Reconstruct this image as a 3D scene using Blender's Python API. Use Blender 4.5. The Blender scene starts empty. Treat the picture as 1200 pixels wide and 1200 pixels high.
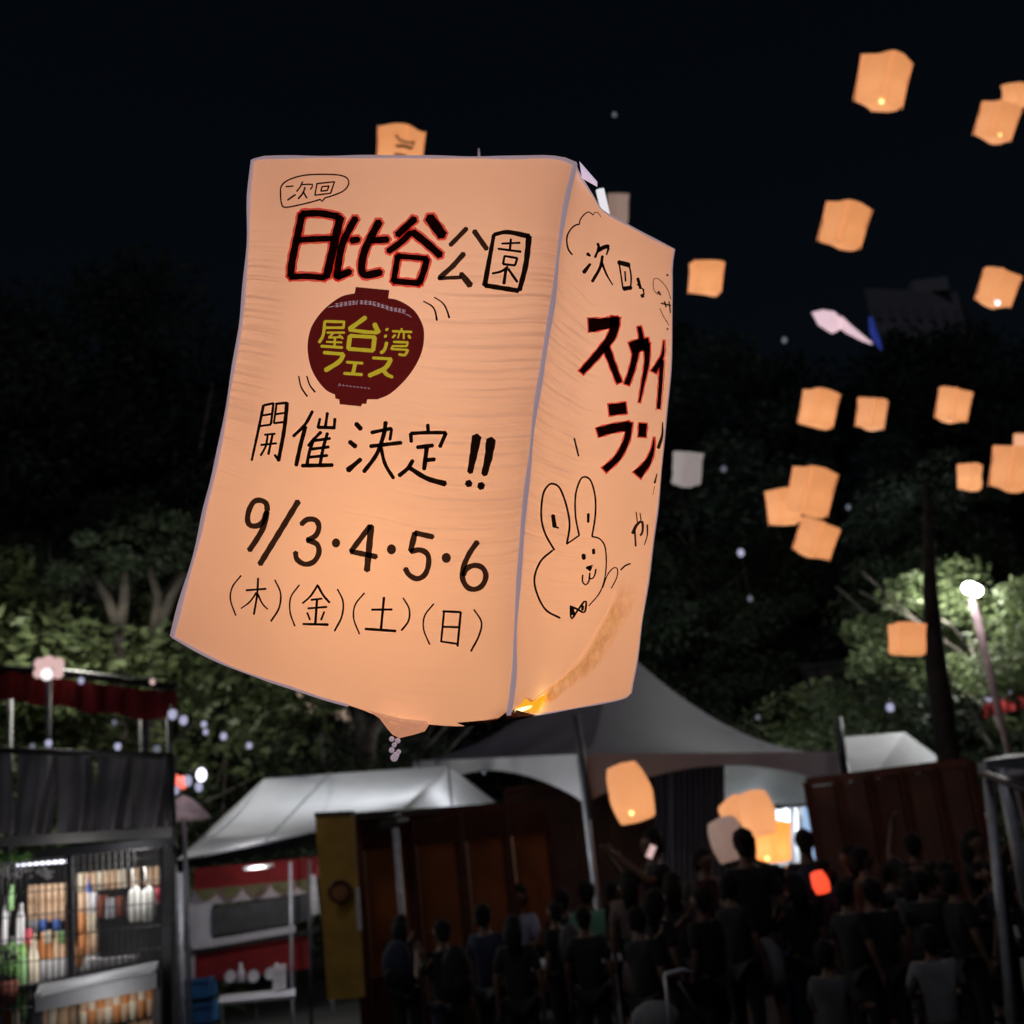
import bpy, bmesh, math, random
import numpy as np
from mathutils import Vector, Matrix, Euler
from mathutils.bvhtree import BVHTree
random.seed(7)
R = math.radians
sc = bpy.context.scene
C = sc.collection

# ------------------------------------------------------------------ camera
FPX, PITCH, ROLL = 1400.0, R(16.0), R(6.3)
CAM = Vector((0, 0, 1.75))
F_ = Vector((0, math.cos(PITCH), math.sin(PITCH)))
U0 = Vector((0, -math.sin(PITCH), math.cos(PITCH)))
R0 = Vector((1, 0, 0))
R_ = R0 * math.cos(ROLL) - U0 * math.sin(ROLL)
U_ = R0 * math.sin(ROLL) + U0 * math.cos(ROLL)
cd = bpy.data.cameras.new('camera'); cam = bpy.data.objects.new('camera', cd); C.objects.link(cam)
M3 = Matrix((R_, U_, -F_)).transposed()
cam.matrix_world = Matrix.Translation(CAM) @ M3.to_4x4()
cd.sensor_width = 36; cd.lens = 36 * FPX / 1200; cd.clip_start = 0.05; cd.clip_end = 2000
cd.dof.use_dof = True; cd.dof.focus_distance = 1.45; cd.dof.aperture_fstop = 42.0 / 7.0
sc.camera = cam
# ------------------------------------------------------------------ world: night sky
w = bpy.data.worlds.new('World'); sc.world = w; w.use_nodes = True
nt = w.node_tree; bg = nt.nodes['Background']
sky = nt.nodes.new('ShaderNodeTexSky'); sky.sky_type = 'NISHITA'; sky.sun_disc = False
SUN_EL, SUN_ROT = R(56), R(204)
sky.sun_elevation = SUN_EL; sky.sun_rotation = SUN_ROT; sky.air_density = 1.6; sky.dust_density = 0.2; sky.ozone_density = 3
nt.links.new(sky.outputs[0], bg.inputs[0]); bg.inputs[1].default_value = 0.0009
# faint moonlight / city glow
sd = bpy.data.lights.new('moon', 'SUN'); so = bpy.data.objects.new('moon', sd); C.objects.link(so)
sd.energy = 0.15; sd.angle = R(10); sd.color = (0.86, 0.86, 1.0)
sdir = Vector((math.sin(SUN_ROT) * math.cos(SUN_EL), math.cos(SUN_ROT) * math.cos(SUN_EL), math.sin(SUN_EL)))
so.rotation_euler = sdir.to_track_quat('Z', 'Y').to_euler()
vs = sc.view_settings; vs.view_transform = 'Standard'; vs.look = 'None'; vs.exposure = 0; vs.gamma = 1; vs.use_curve_mapping = False
sc.render.engine = 'CYCLES'
sc.cycles.transparent_max_bounces = 24
sc.cycles.sample_clamp_indirect = 3.0

def PZ(px, py, d):            # point at depth d along the lens axis
    return CAM + (F_ + R_ * ((px - 600) / FPX) + U_ * ((600 - py) / FPX)) * d
def W(px, py, Y):             # point at world distance Y
    v = F_ + R_ * ((px - 600) / FPX) + U_ * ((600 - py) / FPX)
    return CAM + v * (Y / v.y)
def toward(px, py):
    return (F_ + R_ * ((px - 600) / FPX) + U_ * ((600 - py) / FPX)).normalized()

# ------------------------------------------------------------------ materials
def srgb(r, g, b):
    f = lambda c: ((c / 255 + 0.055) / 1.055) ** 2.4 if c > 10 else c / 255 / 12.92
    return (f(r), f(g), f(b), 1)
def newmat(name):
    m = bpy.data.materials.new(name); m.use_nodes = True
    n = m.node_tree.nodes; n.clear(); o = n.new('ShaderNodeOutputMaterial')
    return m, n, m.node_tree.links, o
def pmat(name, col, rough=0.7, metal=0.0, noise=0.25, scale=8.0, bump=0.0, spec=0.4, transl=0.0, bscale=None):
    m, n, l, o = newmat(name)
    b = n.new('ShaderNodeBsdfPrincipled'); tc = n.new('ShaderNodeTexCoord')
    nz = n.new('ShaderNodeTexNoise'); nz.inputs['Scale'].default_value = scale; nz.inputs['Detail'].default_value = 6
    l.new(tc.outputs['Object'], nz.inputs['Vector'])
    mr = n.new('ShaderNodeMapRange'); mr.inputs[1].default_value = 0.3; mr.inputs[2].default_value = 0.7
    mr.inputs[3].default_value = 1 - noise; mr.inputs[4].default_value = 1 + noise
    l.new(nz.outputs[0], mr.inputs[0])
    mx = n.new('ShaderNodeVectorMath'); mx.operation = 'SCALE'; mx.inputs[0].default_value = col[:3]
    l.new(mr.outputs[0], mx.inputs['Scale']); l.new(mx.outputs[0], b.inputs['Base Color'])
    b.inputs['Roughness'].default_value = rough; b.inputs['Metallic'].default_value = metal
    b.inputs['Specular IOR Level'].default_value = spec
    if bump:
        n2 = n.new('ShaderNodeTexNoise'); n2.inputs['Scale'].default_value = bscale or scale * 5; l.new(tc.outputs['Object'], n2.inputs['Vector'])
        bp = n.new('ShaderNodeBump'); bp.inputs['Strength'].default_value = bump; bp.inputs['Distance'].default_value = 0.02
        l.new(n2.outputs[0], bp.inputs['Height']); l.new(bp.outputs[0], b.inputs['Normal'])
    if transl:
        t = n.new('ShaderNodeBsdfTranslucent'); l.new(mx.outputs[0], t.inputs[0])
        ms = n.new('ShaderNodeMixShader'); ms.inputs[0].default_value = transl
        l.new(b.outputs[0], ms.inputs[1]); l.new(t.outputs[0], ms.inputs[2]); l.new(ms.outputs[0], o.inputs[0])
    else: l.new(b.outputs[0], o.inputs[0])
    return m
def emat(name, col, s):
    m, n, l, o = newmat(name); e = n.new('ShaderNodeEmission'); e.inputs[0].default_value = col; e.inputs[1].default_value = s
    l.new(e.outputs[0], o.inputs[0]); return m
def paper_mat(name, glow, s, base=(0.80, 0.72, 0.64, 1), crease=True, transl=0.55, mott=0.06):
    """thin lantern paper: own emission stands in for light, scatters, faint creases"""
    m, n, l, o = newmat(name); tc = n.new('ShaderNodeTexCoord')
    d = n.new('ShaderNodeBsdfDiffuse'); d.inputs[0].default_value = base
    t = n.new('ShaderNodeBsdfTranslucent'); t.inputs[0].default_value = base
    ms = n.new('ShaderNodeMixShader'); ms.inputs[0].default_value = transl
    l.new(d.outputs[0], ms.inputs[1]); l.new(t.outputs[0], ms.inputs[2])
    e = n.new('ShaderNodeEmission')
    nz = n.new('ShaderNodeTexNoise'); nz.inputs['Scale'].default_value = 9; nz.inputs['Detail'].default_value = 3; l.new(tc.outputs['Object'], nz.inputs['Vector'])
    fib = n.new('ShaderNodeTexNoise'); fib.inputs['Scale'].default_value = 260; fib.inputs['Detail'].default_value = 2; l.new(tc.outputs['Object'], fib.inputs['Vector'])
    ad = n.new('ShaderNodeMath'); ad.operation = 'MULTIPLY_ADD'; ad.inputs[1].default_value = 0.35
    l.new(fib.outputs[0], ad.inputs[0]); l.new(nz.outputs[0], ad.inputs[2])
    mr = n.new('ShaderNodeMapRange'); mr.inputs[1].default_value = 0.42; mr.inputs[2].default_value = 0.92
    mr.inputs[3].default_value = s * (1 - mott); mr.inputs[4].default_value = s * (1 + mott)
    l.new(ad.outputs[0], mr.inputs[0]); l.new(mr.outputs[0], e.inputs[1]); e.inputs[0].default_value = glow
    a = n.new('ShaderNodeAddShader'); l.new(ms.outputs[0], a.inputs[0]); l.new(e.outputs[0], a.inputs[1]); l.new(a.outputs[0], o.inputs[0])
    if crease:
        uv = n.new('ShaderNodeUVMap')
        mp = n.new('ShaderNodeMapping'); mp.inputs['Scale'].default_value = (1.6, 66, 1); mp.inputs['Rotation'].default_value = (0, 0, R(-1))
        l.new(uv.outputs[0], mp.inputs[0])
        c = n.new('ShaderNodeTexNoise'); c.inputs['Scale'].default_value = 1.0; c.inputs['Detail'].default_value = 1.2; c.inputs['Roughness'].default_value = 0.45; c.inputs['Distortion'].default_value = 0.25
        l.new(mp.outputs[0], c.inputs['Vector'])
        c2 = n.new('ShaderNodeTexNoise'); c2.inputs['Scale'].default_value = 2.2; c2.inputs['Detail'].default_value = 1; l.new(uv.outputs[0], c2.inputs['Vector'])
        pw = n.new('ShaderNodeMapRange'); pw.inputs[1].default_value = 0.42; pw.inputs[2].default_value = 0.62; l.new(c2.outputs[0], pw.inputs[0])
        mu = n.new('ShaderNodeMath'); mu.operation = 'MULTIPLY'; l.new(c.outputs[0], mu.inputs[0])
        vc = n.new('ShaderNodeAttribute'); vc.attribute_name = 'creased'
        mu2 = n.new('ShaderNodeMath'); mu2.operation = 'MULTIPLY_ADD'; mu2.inputs[1].default_value = 0.05
        l.new(pw.outputs[0], mu2.inputs[0]); l.new(vc.outputs['Fac'], mu2.inputs[2]); l.new(mu2.outputs[0], mu.inputs[1])
        bp = n.new('ShaderNodeBump'); bp.inputs['Strength'].default_value = 1.0; bp.inputs['Distance'].default_value = 0.030
        big_ = n.new('ShaderNodeTexNoise'); big_.inputs['Scale'].default_value = 2.6; big_.inputs['Detail'].default_value = 0.6; big_.inputs['Distortion'].default_value = 0.3
        mpb = n.new('ShaderNodeMapping'); mpb.inputs['Rotation'].default_value = (0, 0, R(28)); mpb.inputs['Scale'].default_value = (1.0, 1.5, 1); l.new(uv.outputs[0], mpb.inputs[0]); l.new(mpb.outputs[0], big_.inputs['Vector'])
        fold = n.new('ShaderNodeMath'); fold.operation = 'MULTIPLY_ADD'; fold.inputs[1].default_value = 0.5; l.new(big_.outputs[0], fold.inputs[0]); l.new(mu.outputs[0], fold.inputs[2])
        l.new(fold.outputs[0], bp.inputs['Height']); l.new(bp.outputs[0], d.inputs['Normal']); l.new(bp.outputs[0], t.inputs['Normal'])
    return m
def ink_mat(name, col, diff=(0.02, 0.02, 0.02, 1), mix=0.25):
    """marker ink / film: filters the light that comes through the paper"""
    m, n, l, o = newmat(name); t = n.new('ShaderNodeBsdfTransparent'); t.inputs[0].default_value = col
    d = n.new('ShaderNodeBsdfDiffuse'); d.inputs[0].default_value = diff
    ms = n.new('ShaderNodeMixShader'); ms.inputs[0].default_value = mix
    l.new(t.outputs[0], ms.inputs[1]); l.new(d.outputs[0], ms.inputs[2]); l.new(ms.outputs[0], o.inputs[0]); return m

M = {}
M['paper'] = paper_mat('lit_paper', srgb(207, 146, 116), 0.38)
M['paper_small'] = paper_mat('lit_small_paper', srgb(226, 148, 92), 0.52, crease=False, mott=0.10)
M['paper_hot'] = paper_mat('lit_orange_paper', srgb(240, 140, 50), 0.86, crease=False, mott=0.12)
M['paper_grey'] = paper_mat('emissive_grey_paper', srgb(120, 118, 122), 0.75, crease=False, transl=0.3, mott=0.15)  # unlit lanterns: the light falling on them is put in as emission
M['paper_dusk'] = paper_mat('emissive_dim_paper', srgb(112, 92, 86), 0.8, crease=False, transl=0.3, mott=0.12)  # dull tone given as emission, also on lanterns that hold no lamp
M['seam'] = paper_mat('seam_tape', srgb(138, 122, 130), 0.72, base=(0.6, 0.6, 0.68, 1), crease=False, transl=0.3)
M['seam_small'] = paper_mat('small_seam_tape', srgb(205, 128, 84), 0.8, crease=False)
M['ink'] = ink_mat('black_ink', (0.012, 0.009, 0.007, 1))
M['ink_soft'] = ink_mat('worn_black_ink', (0.05, 0.038, 0.035, 1))
M['ink_thin'] = ink_mat('thin_black_ink', (0.05, 0.03, 0.02, 1))
M['red_ink'] = ink_mat('red_ink', (0.86, 0.20, 0.20, 1), (0.5, 0.03, 0.02, 1), 0.1)
M['sticker'] = ink_mat('dark_red_film', (0.115, 0.018, 0.028, 1), (0.16, 0.02, 0.02, 1), 0.2)
M['yellow'] = emat('emissive_yellow_print', srgb(172, 152, 38), 0.95)  # yellow and pale print: emission in place of lamp light passing through
M['white_print'] = emat('emissive_pale_print', srgb(168, 140, 150), 0.8)
M['white'] = pmat('white_plastic', (0.75, 0.74, 0.76), 0.5)
M['led'] = emat('led_warm', (1.0, 0.62, 0.2, 1), 3.5)
M['led_white'] = emat('led_white', (0.85, 0.85, 1.0, 1), 3.0)
M['bulb'] = emat('bulb_pale', (0.48, 0.48, 0.68, 1), 0.85)
M['bulb_dim'] = emat('bulb_dim', (0.30, 0.32, 0.40, 1), 0.45)
M['flood'] = emat('flood_white', (1.0, 0.98, 1.0, 1), 26.0)
M['globe'] = emat('globe_white', (1.0, 0.90, 0.90, 1), 1.3)
M['globe_pink'] = emat('globe_pinkish', (0.95, 0.62, 0.60, 1), 0.75)
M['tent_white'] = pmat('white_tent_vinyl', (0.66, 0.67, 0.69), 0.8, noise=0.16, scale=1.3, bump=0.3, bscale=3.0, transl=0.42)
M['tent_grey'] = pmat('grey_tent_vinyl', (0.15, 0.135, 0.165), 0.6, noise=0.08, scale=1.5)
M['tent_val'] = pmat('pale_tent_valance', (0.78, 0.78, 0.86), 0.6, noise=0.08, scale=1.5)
M['black_metal'] = pmat('black_metal', (0.02, 0.02, 0.022), 0.5)
M['pole'] = pmat('galvanised_pole', (0.55, 0.57, 0.62), 0.45, 0.3, noise=0.2, scale=12)
M['dark_pole'] = pmat('dark_pole', (0.06, 0.06, 0.07), 0.5)
M['red'] = pmat('red_cloth', (0.24, 0.014, 0.016), 0.8, noise=0.35, scale=3)
M['dark_red'] = pmat('dark_red_cloth', (0.070, 0.028, 0.020), 0.8, noise=0.3, scale=3)
M['olive'] = pmat('olive_trim', (0.16, 0.15, 0.07), 0.8)
M['ochre'] = pmat('ochre_painted_board', (0.38, 0.22, 0.035), 0.75, noise=0.28, scale=3.5, bump=0.2)
M['orange_board'] = pmat('orange_brown_board', (0.30, 0.12, 0.045), 0.8, noise=0.3, scale=2.5)
M['brown'] = pmat('brown_frame', (0.09, 0.03, 0.018), 0.8)
M['board_dark'] = pmat('slate_board', (0.07, 0.07, 0.075), 0.7)
M['white_board'] = pmat('white_board', (0.62, 0.61, 0.66), 0.7, noise=0.1)
M['curtain'] = pmat('smoky_vinyl', (0.11, 0.105, 0.12), 0.35, noise=0.35, scale=3, spec=0.6, transl=0.25)
M['blue'] = pmat('blue_plastic', (0.03, 0.13, 0.32), 0.5)
M['ground'] = pmat('dark_ground', (0.03, 0.028, 0.027), 0.9, noise=0.4, scale=1.5, bump=0.5, bscale=30)
M['skin'] = pmat('skin', (0.17, 0.095, 0.065), 0.6, noise=0.1)
M['hair'] = pmat('black_hair', (0.010, 0.008, 0.007), 0.9)
M['hair_pale'] = pmat('grey_hair', (0.4, 0.42, 0.38), 0.6)
M['shoe'] = pmat('dark_shoe', (0.03, 0.03, 0.03), 0.6)
M['bark'] = pmat('bark', (0.16, 0.14, 0.12), 0.9, noise=0.4, scale=6, bump=0.8)
M['bark_dark'] = pmat('dark_bark', (0.035, 0.03, 0.028), 0.95, noise=0.5, scale=5, bump=1.0)
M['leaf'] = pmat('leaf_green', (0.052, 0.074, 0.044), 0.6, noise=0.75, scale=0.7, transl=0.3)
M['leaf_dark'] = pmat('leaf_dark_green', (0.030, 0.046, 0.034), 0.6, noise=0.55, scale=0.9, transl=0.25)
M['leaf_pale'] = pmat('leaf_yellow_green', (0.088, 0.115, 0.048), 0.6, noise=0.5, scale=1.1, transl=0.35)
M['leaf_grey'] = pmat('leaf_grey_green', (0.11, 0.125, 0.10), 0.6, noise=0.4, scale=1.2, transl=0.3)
M['concrete'] = pmat('grey_concrete', (0.34, 0.34, 0.38), 0.85, noise=0.12, scale=0.2)
M['wall_brown'] = pmat('brown_wall', (0.035, 0.03, 0.03), 0.85, noise=0.2, scale=1)
M['glass'] = pmat('dark_glass', (0.03, 0.035, 0.05), 0.1)
M['win_dim'] = pmat('dim_window', (0.24, 0.24, 0.28), 0.4)
M['door_glow'] = emat('glowing_doorway_panel', srgb(165, 195, 235), 0.95)  # even glow put on a panel for the lit doorway
def cloth(name, c): M[name] = pmat(name, c, 0.85, noise=0.2, scale=6); return name

# ------------------------------------------------------------------ mesh helpers
def tag(o, label=None, cat=None, group=None, kind=None):
    if label: o['label'] = label
    if cat: o['category'] = cat
    if group: o['group'] = group
    if kind: o['kind'] = kind
    return o
def link(name, me, parent=None):
    o = bpy.data.objects.new(name, me); C.objects.link(o)
    if parent is not None: o.parent = parent
    return o
def empty(name, loc, label, cat, group=None, rz=0):
    o = bpy.data.objects.new(name, None); C.objects.link(o); o.location = loc; o.rotation_euler = (0, 0, rz)
    o.empty_display_size = 0.2
    return tag(o, label, cat, group)
class MB:
    def __init__(s): s.v = []; s.f = []
    def add(s, vs, fs):
        k = len(s.v); s.v += [Vector(p) for p in vs]; s.f += [tuple(i + k for i in f) for f in fs]; return s
    def box(s, c, size, rot=None):
        c = Vector(c); hx, hy, hz = [a / 2 for a in size]
        p = [Vector((x, y, z)) for x in (-hx, hx) for y in (-hy, hy) for z in (-hz, hz)]
        if rot is not None: p = [rot @ q for q in p]
        return s.add([c + q for q in p], [(0, 1, 3, 2), (4, 6, 7, 5), (0, 4, 5, 1), (2, 3, 7, 6), (0, 2, 6, 4), (1, 5, 7, 3)])
    def beam(s, a, b, w, d=None):
        a, b = Vector(a), Vector(b); d = d or w; z = (b - a).normalized(); q = z.to_track_quat('Z', 'Y').to_matrix()
        return s.box((a + b) / 2, (w, d, (b - a).length), q)
    def slab(s, quad, t, n=None):      # four points with a thickness t
        q = [Vector(p) for p in quad]; nn = n or (q[1] - q[0]).cross(q[3] - q[0]).normalized()
        h = nn * t / 2
        return s.add([p - h for p in q] + [p + h for p in q], [(0, 3, 2, 1), (4, 5, 6, 7), (0, 1, 5, 4), (1, 2, 6, 5), (2, 3, 7, 6), (3, 0, 4, 7)])
    def tube(s, pts, rad, seg=8, cap=True):
        pts = [Vector(p) for p in pts]; n = len(pts)
        if not hasattr(rad, '__len__'): rad = [rad] * n
        rings = []; ref = Vector((0.31, 0.2, 0.93))
        for i, p in enumerate(pts):
            t = (pts[min(i + 1, n - 1)] - pts[max(i - 1, 0)]).normalized()
            if abs(t.dot(ref)) > 0.95: ref = Vector((1, 0.1, 0))
            a = t.cross(ref).normalized(); b = t.cross(a)
            rings.append([p + (a * math.cos(2 * math.pi * j / seg) + b * math.sin(2 * math.pi * j / seg)) * rad[i] for j in range(seg)])
        vs = [q for r in rings for q in r]; fs = []
        for i in range(n - 1):
            for j in range(seg):
                k = (j + 1) % seg; fs.append((i * seg + j, i * seg + k, (i + 1) * seg + k, (i + 1) * seg + j))
        if cap: fs.append(tuple(range(seg - 1, -1, -1))); fs.append(tuple((n - 1) * seg + j for j in range(seg)))
        return s.add(vs, fs)
    def ball(s, c, r, seg=10, rings=7, sc=(1, 1, 1)):
        c = Vector(c); vs = [c + Vector((0, 0, r * sc[2]))]; fs = []
        for i in range(1, rings):
            th = math.pi * i / rings
            for j in range(seg):
                ph = 2 * math.pi * j / seg
                vs.append(c + Vector((r * sc[0] * math.sin(th) * math.cos(ph), r * sc[1] * math.sin(th) * math.sin(ph), r * sc[2] * math.cos(th))))
        vs.append(c - Vector((0, 0, r * sc[2])))
        for j in range(seg): fs.append((0, 1 + j, 1 + (j + 1) % seg))
        for i in range(rings - 2):
            for j in range(seg):
                a = 1 + i * seg; k = (j + 1) % seg; fs.append((a + j, a + seg + j, a + seg + k, a + k))
        L = len(vs) - 1; a = 1 + (rings - 2) * seg
        for j in range(seg): fs.append((a + j, L, a + (j + 1) % seg))
        return s.add(vs, fs)
    def grid(s, fn, nu, nv):
        vs = [fn(i / nu, j / nv) for j in range(nv + 1) for i in range(nu + 1)]
        fs = [(j * (nu + 1) + i, j * (nu + 1) + i + 1, (j + 1) * (nu + 1) + i + 1, (j + 1) * (nu + 1) + i) for j in range(nv) for i in range(nu)]
        return s.add(vs, fs)
    def mesh(s, name, m, smooth=False, origin=None):
        o = Vector(origin) if origin is not None else Vector()
        me = bpy.data.meshes.new(name); me.from_pydata([tuple(p - o) for p in s.v], [], s.f); me.update()
        me.materials.append(M[m] if isinstance(m, str) else m)
        if smooth: me.shade_smooth()
        return me
    def build(s, name, m, parent=None, smooth=False):
        org = Vector(); q = parent
        while q is not None: org += q.location; q = q.parent
        return link(name, s.mesh(name, m, smooth, org), parent)

# ================================================================== THE BIG SKY LANTERN
def resample(pts, n):
    pts = [Vector(p) for p in pts]; L = [0]
    for a, b in zip(pts, pts[1:]): L.append(L[-1] + (b - a).length)
    out = []
    for k in range(n + 1):
        t = L[-1] * k / n; i = 0
        while i < len(pts) - 2 and L[i + 1] < t: i += 1
        u = (t - L[i]) / max(1e-9, L[i + 1] - L[i]); out.append(pts[i].lerp(pts[i + 1], min(1, max(0, u))))
    return out
def smooth_curve(pts, n):
    p = [Vector(q) for q in pts]
    p = [p[0] * 2 - p[1]] + p + [p[-1] * 2 - p[-2]]; out = []
    for i in range(1, len(p) - 2):
        for k in range(8):
            t = k / 8; a, b, c, d = p[i - 1:i + 3]
            out.append(0.5 * ((2 * b) + (c - a) * t + (2 * a - 5 * b + 4 * c - d) * t * t + (3 * b - a - 3 * c + d) * t ** 3))
    out.append(p[-2]); return resample(out, n)
dL, dM, dR = 1.56, 1.38, 1.68
def c3(pts, d0, d1): n = len(pts); return [Vector((x, y, d0 + (d1 - d0) * i / (n - 1))) for i, (x, y) in enumerate(pts)]
cL = c3([(297, 188), (293, 230), (291, 290), (285, 365), (279, 407), (269, 462), (260, 517), (250, 562), (241, 597), (233, 634), (217, 690), (202, 746)], dL, dL)
cM = c3([(674, 192), (671, 205), (666, 225), (660, 257), (654, 300), (649, 347), (641, 395), (634, 440), (626, 490), (621, 540), (615, 590), (610, 652), (604, 737), (603, 783), (600, 815), (596, 838)], dM, dM)
cR = c3([(790, 292), (787, 312), (787, 340), (787, 390), (785, 440), (780, 490), (776, 535), (771, 590), (766, 627), (760, 677), (752, 728), (747, 768), (741, 800), (739, 812)], dR, dR)
cT = c3([(297, 188), (305, 185.5), (330, 184.5), (440, 184), (520, 184.5), (600, 185), (640, 184), (662, 187), (674, 192)], dL, dM)
cB = c3([(202, 746), (230, 762), (267, 780), (310, 796), (342, 806), (380, 819), (417, 829), (440, 838), (470, 846), (503, 849), (532, 851), (560, 850), (582, 846), (596, 838)], dL, dM)
cT2 = c3([(674, 192), (680, 207), (695, 230), (705, 246), (725, 258), (760, 277), (782, 288), (790, 292)], dM, dR)
cB2 = c3([(596, 838), (620, 839), (645, 835), (679, 829), (721, 821), (734, 817), (739, 812)], dM, dR)
NU, NV = 60, 80
def coons(T, B, L, Rr, nu, nv, bulge):
    T, B = smooth_curve(T, nu), smooth_curve(B, nu); L, Rr = smooth_curve(L, nv), smooth_curve(Rr, nv)
    g = []
    for j in range(nv + 1):
        v = j / nv; row = []
        for i in range(nu + 1):
            u = i / nu
            p = T[i] * (1 - v) + B[i] * v + L[j] * (1 - u) + Rr[j] * u - (T[0] * (1 - u) * (1 - v) + T[-1] * u * (1 - v) + B[0] * (1 - u) * v + B[-1] * u * v)
            p = p.copy(); p.z -= bulge * (math.sin(math.pi * u) ** 0.8) * (math.sin(math.pi * v) ** 0.6)
            row.append(PZ(*p))
        g.append(row)
    return g
def grid_mesh(name, g, mat, origin, creased=None):
    nv, nu = len(g) - 1, len(g[0]) - 1
    vs = [p - origin for r in g for p in r]
    fs = [(j * (nu + 1) + i, (j + 1) * (nu + 1) + i, (j + 1) * (nu + 1) + i + 1, j * (nu + 1) + i + 1) for j in range(nv) for i in range(nu)]
    me = bpy.data.meshes.new(name); me.from_pydata([tuple(v) for v in vs], [], fs); me.update(); me.shade_smooth()
    uv = me.uv_layers.new(name='UVMap')
    for lp in me.loops:
        j, i = divmod(lp.vertex_index, nu + 1); uv.data[lp.index].uv = (i / nu, 1 - j / nv)
    at = me.attributes.new('creased', 'FLOAT', 'POINT')
    if creased:
        for k in range(len(vs)):
            j, i = divmod(k, nu + 1); at.data[k].value = creased(i / nu, j / nv)
    me.materials.append(M[mat]); return me
gF = coons(cT, cB, cL, cM, NU, NV, 0.045)
gR = coons(cT2, cB2, cM, cR, 40, NV, 0.035)
BASE = (PZ(202, 746, dL) + PZ(739, 812, dR)) / 2
big = empty('sky_lantern', BASE, 'huge glowing peach paper lantern in front, covered in black handwriting with a red sticker', 'lantern')
def sm(a, b, x): t = min(1, max(0, (x - a) / (b - a))); return t * t * (3 - 2 * t)
link('paper_panel', grid_mesh('front_panel', gF, 'paper', BASE, lambda u, v: 0.48 * sm(0.45, 0.9, u) * sm(0.1, 0.3, v) * (1 - sm(0.62, 0.85, v)) + 0.7 * (1 - sm(0.02, 0.16, u)) * sm(0.1, 0.3, v) * (1 - sm(0.5, 0.7, v))), big)['label'] = 'front face with the festival date and place'
link('paper_panel', grid_mesh('side_panel', gR, 'paper', BASE, lambda u, v: 0.40 * (1 - sm(0.25, 0.6, u)) * sm(0.08, 0.3, v) * (1 - sm(0.6, 0.85, v))), big)['label'] = 'right face with katakana and bunny doodle'
def inter(a, b, n, f=None):
    return [a.lerp(b, k / n) for k in range(n + 1)]
Lc = [g[0] for g in gF]; Mc = [g[-1] for g in gF]; Rc = [g[-1] for g in gR]
Kc = [Lc[j] + Rc[j] - Mc[j] for j in range(NV + 1)]
gb1 = [inter(Rc[j], Kc[j], 12) for j in range(NV + 1)]; gb2 = [inter(Kc[j], Lc[j], 12) for j in range(NV + 1)]
link('paper_panel', grid_mesh('back_panel', gb1, 'paper', BASE), big); link('paper_panel', grid_mesh('rear_panel', gb2, 'paper', BASE), big)
def cap(front, right, rear, left, name, sink):     # a four sided panel: front L-M, right M-R, rear K-R, left L-K
    n = 24; Fr, Ri, Re, Le = [resample(q, n) for q in (front, right, rear, left)]; rows = []
    for j in range(n + 1):
        v = j / n; row = []
        for i in range(n + 1):
            u = i / n
            p = Fr[i] * (1 - v) + Re[i] * v + Le[j] * (1 - u) + Ri[j] * u - (Fr[0] * (1 - u) * (1 - v) + Fr[-1] * u * (1 - v) + Re[0] * (1 - u) * v + Re[-1] * u * v)
            row.append(p + Vector((0, 0, sink * math.sin(math.pi * u) * math.sin(math.pi * v))))
        rows.append(row)
    return link(name, grid_mesh(name, rows, 'paper', BASE), big)
cap(gF[0], gR[0], list(reversed(gb1[0])), list(reversed(gb2[0])), 'top_panel', -0.05); cap(gF[-1], gR[-1], list(reversed(gb1[-1])), list(reversed(gb2[-1])), 'bottom_panel', 0.05)
# seam tapes along the edges
def seam(pts, r0, off=0.0, mat='seam', parent=big, nm='seam_tape'):
    n = len(pts); rr = [r0 * (0.85 + 0.3 * math.sin(i * 0.7) * math.sin(i * 0.23)) for i in range(n)]
    return MB().tube(pts, rr, 8).build(nm, mat, parent, True)
seam([p for p in Mc][::2], 0.0033); seam([p for p in Lc][::2], 0.0042); seam(Rc[::2], 0.0018)
seam(gF[0][::2], 0.0026); seam([p for p in gR[0]][::2], 0.0016); seam(gF[-1][:34:2], 0.0022); seam(gR[-1][8::2], 0.0012); seam(Kc[::4], 0.003)
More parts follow.
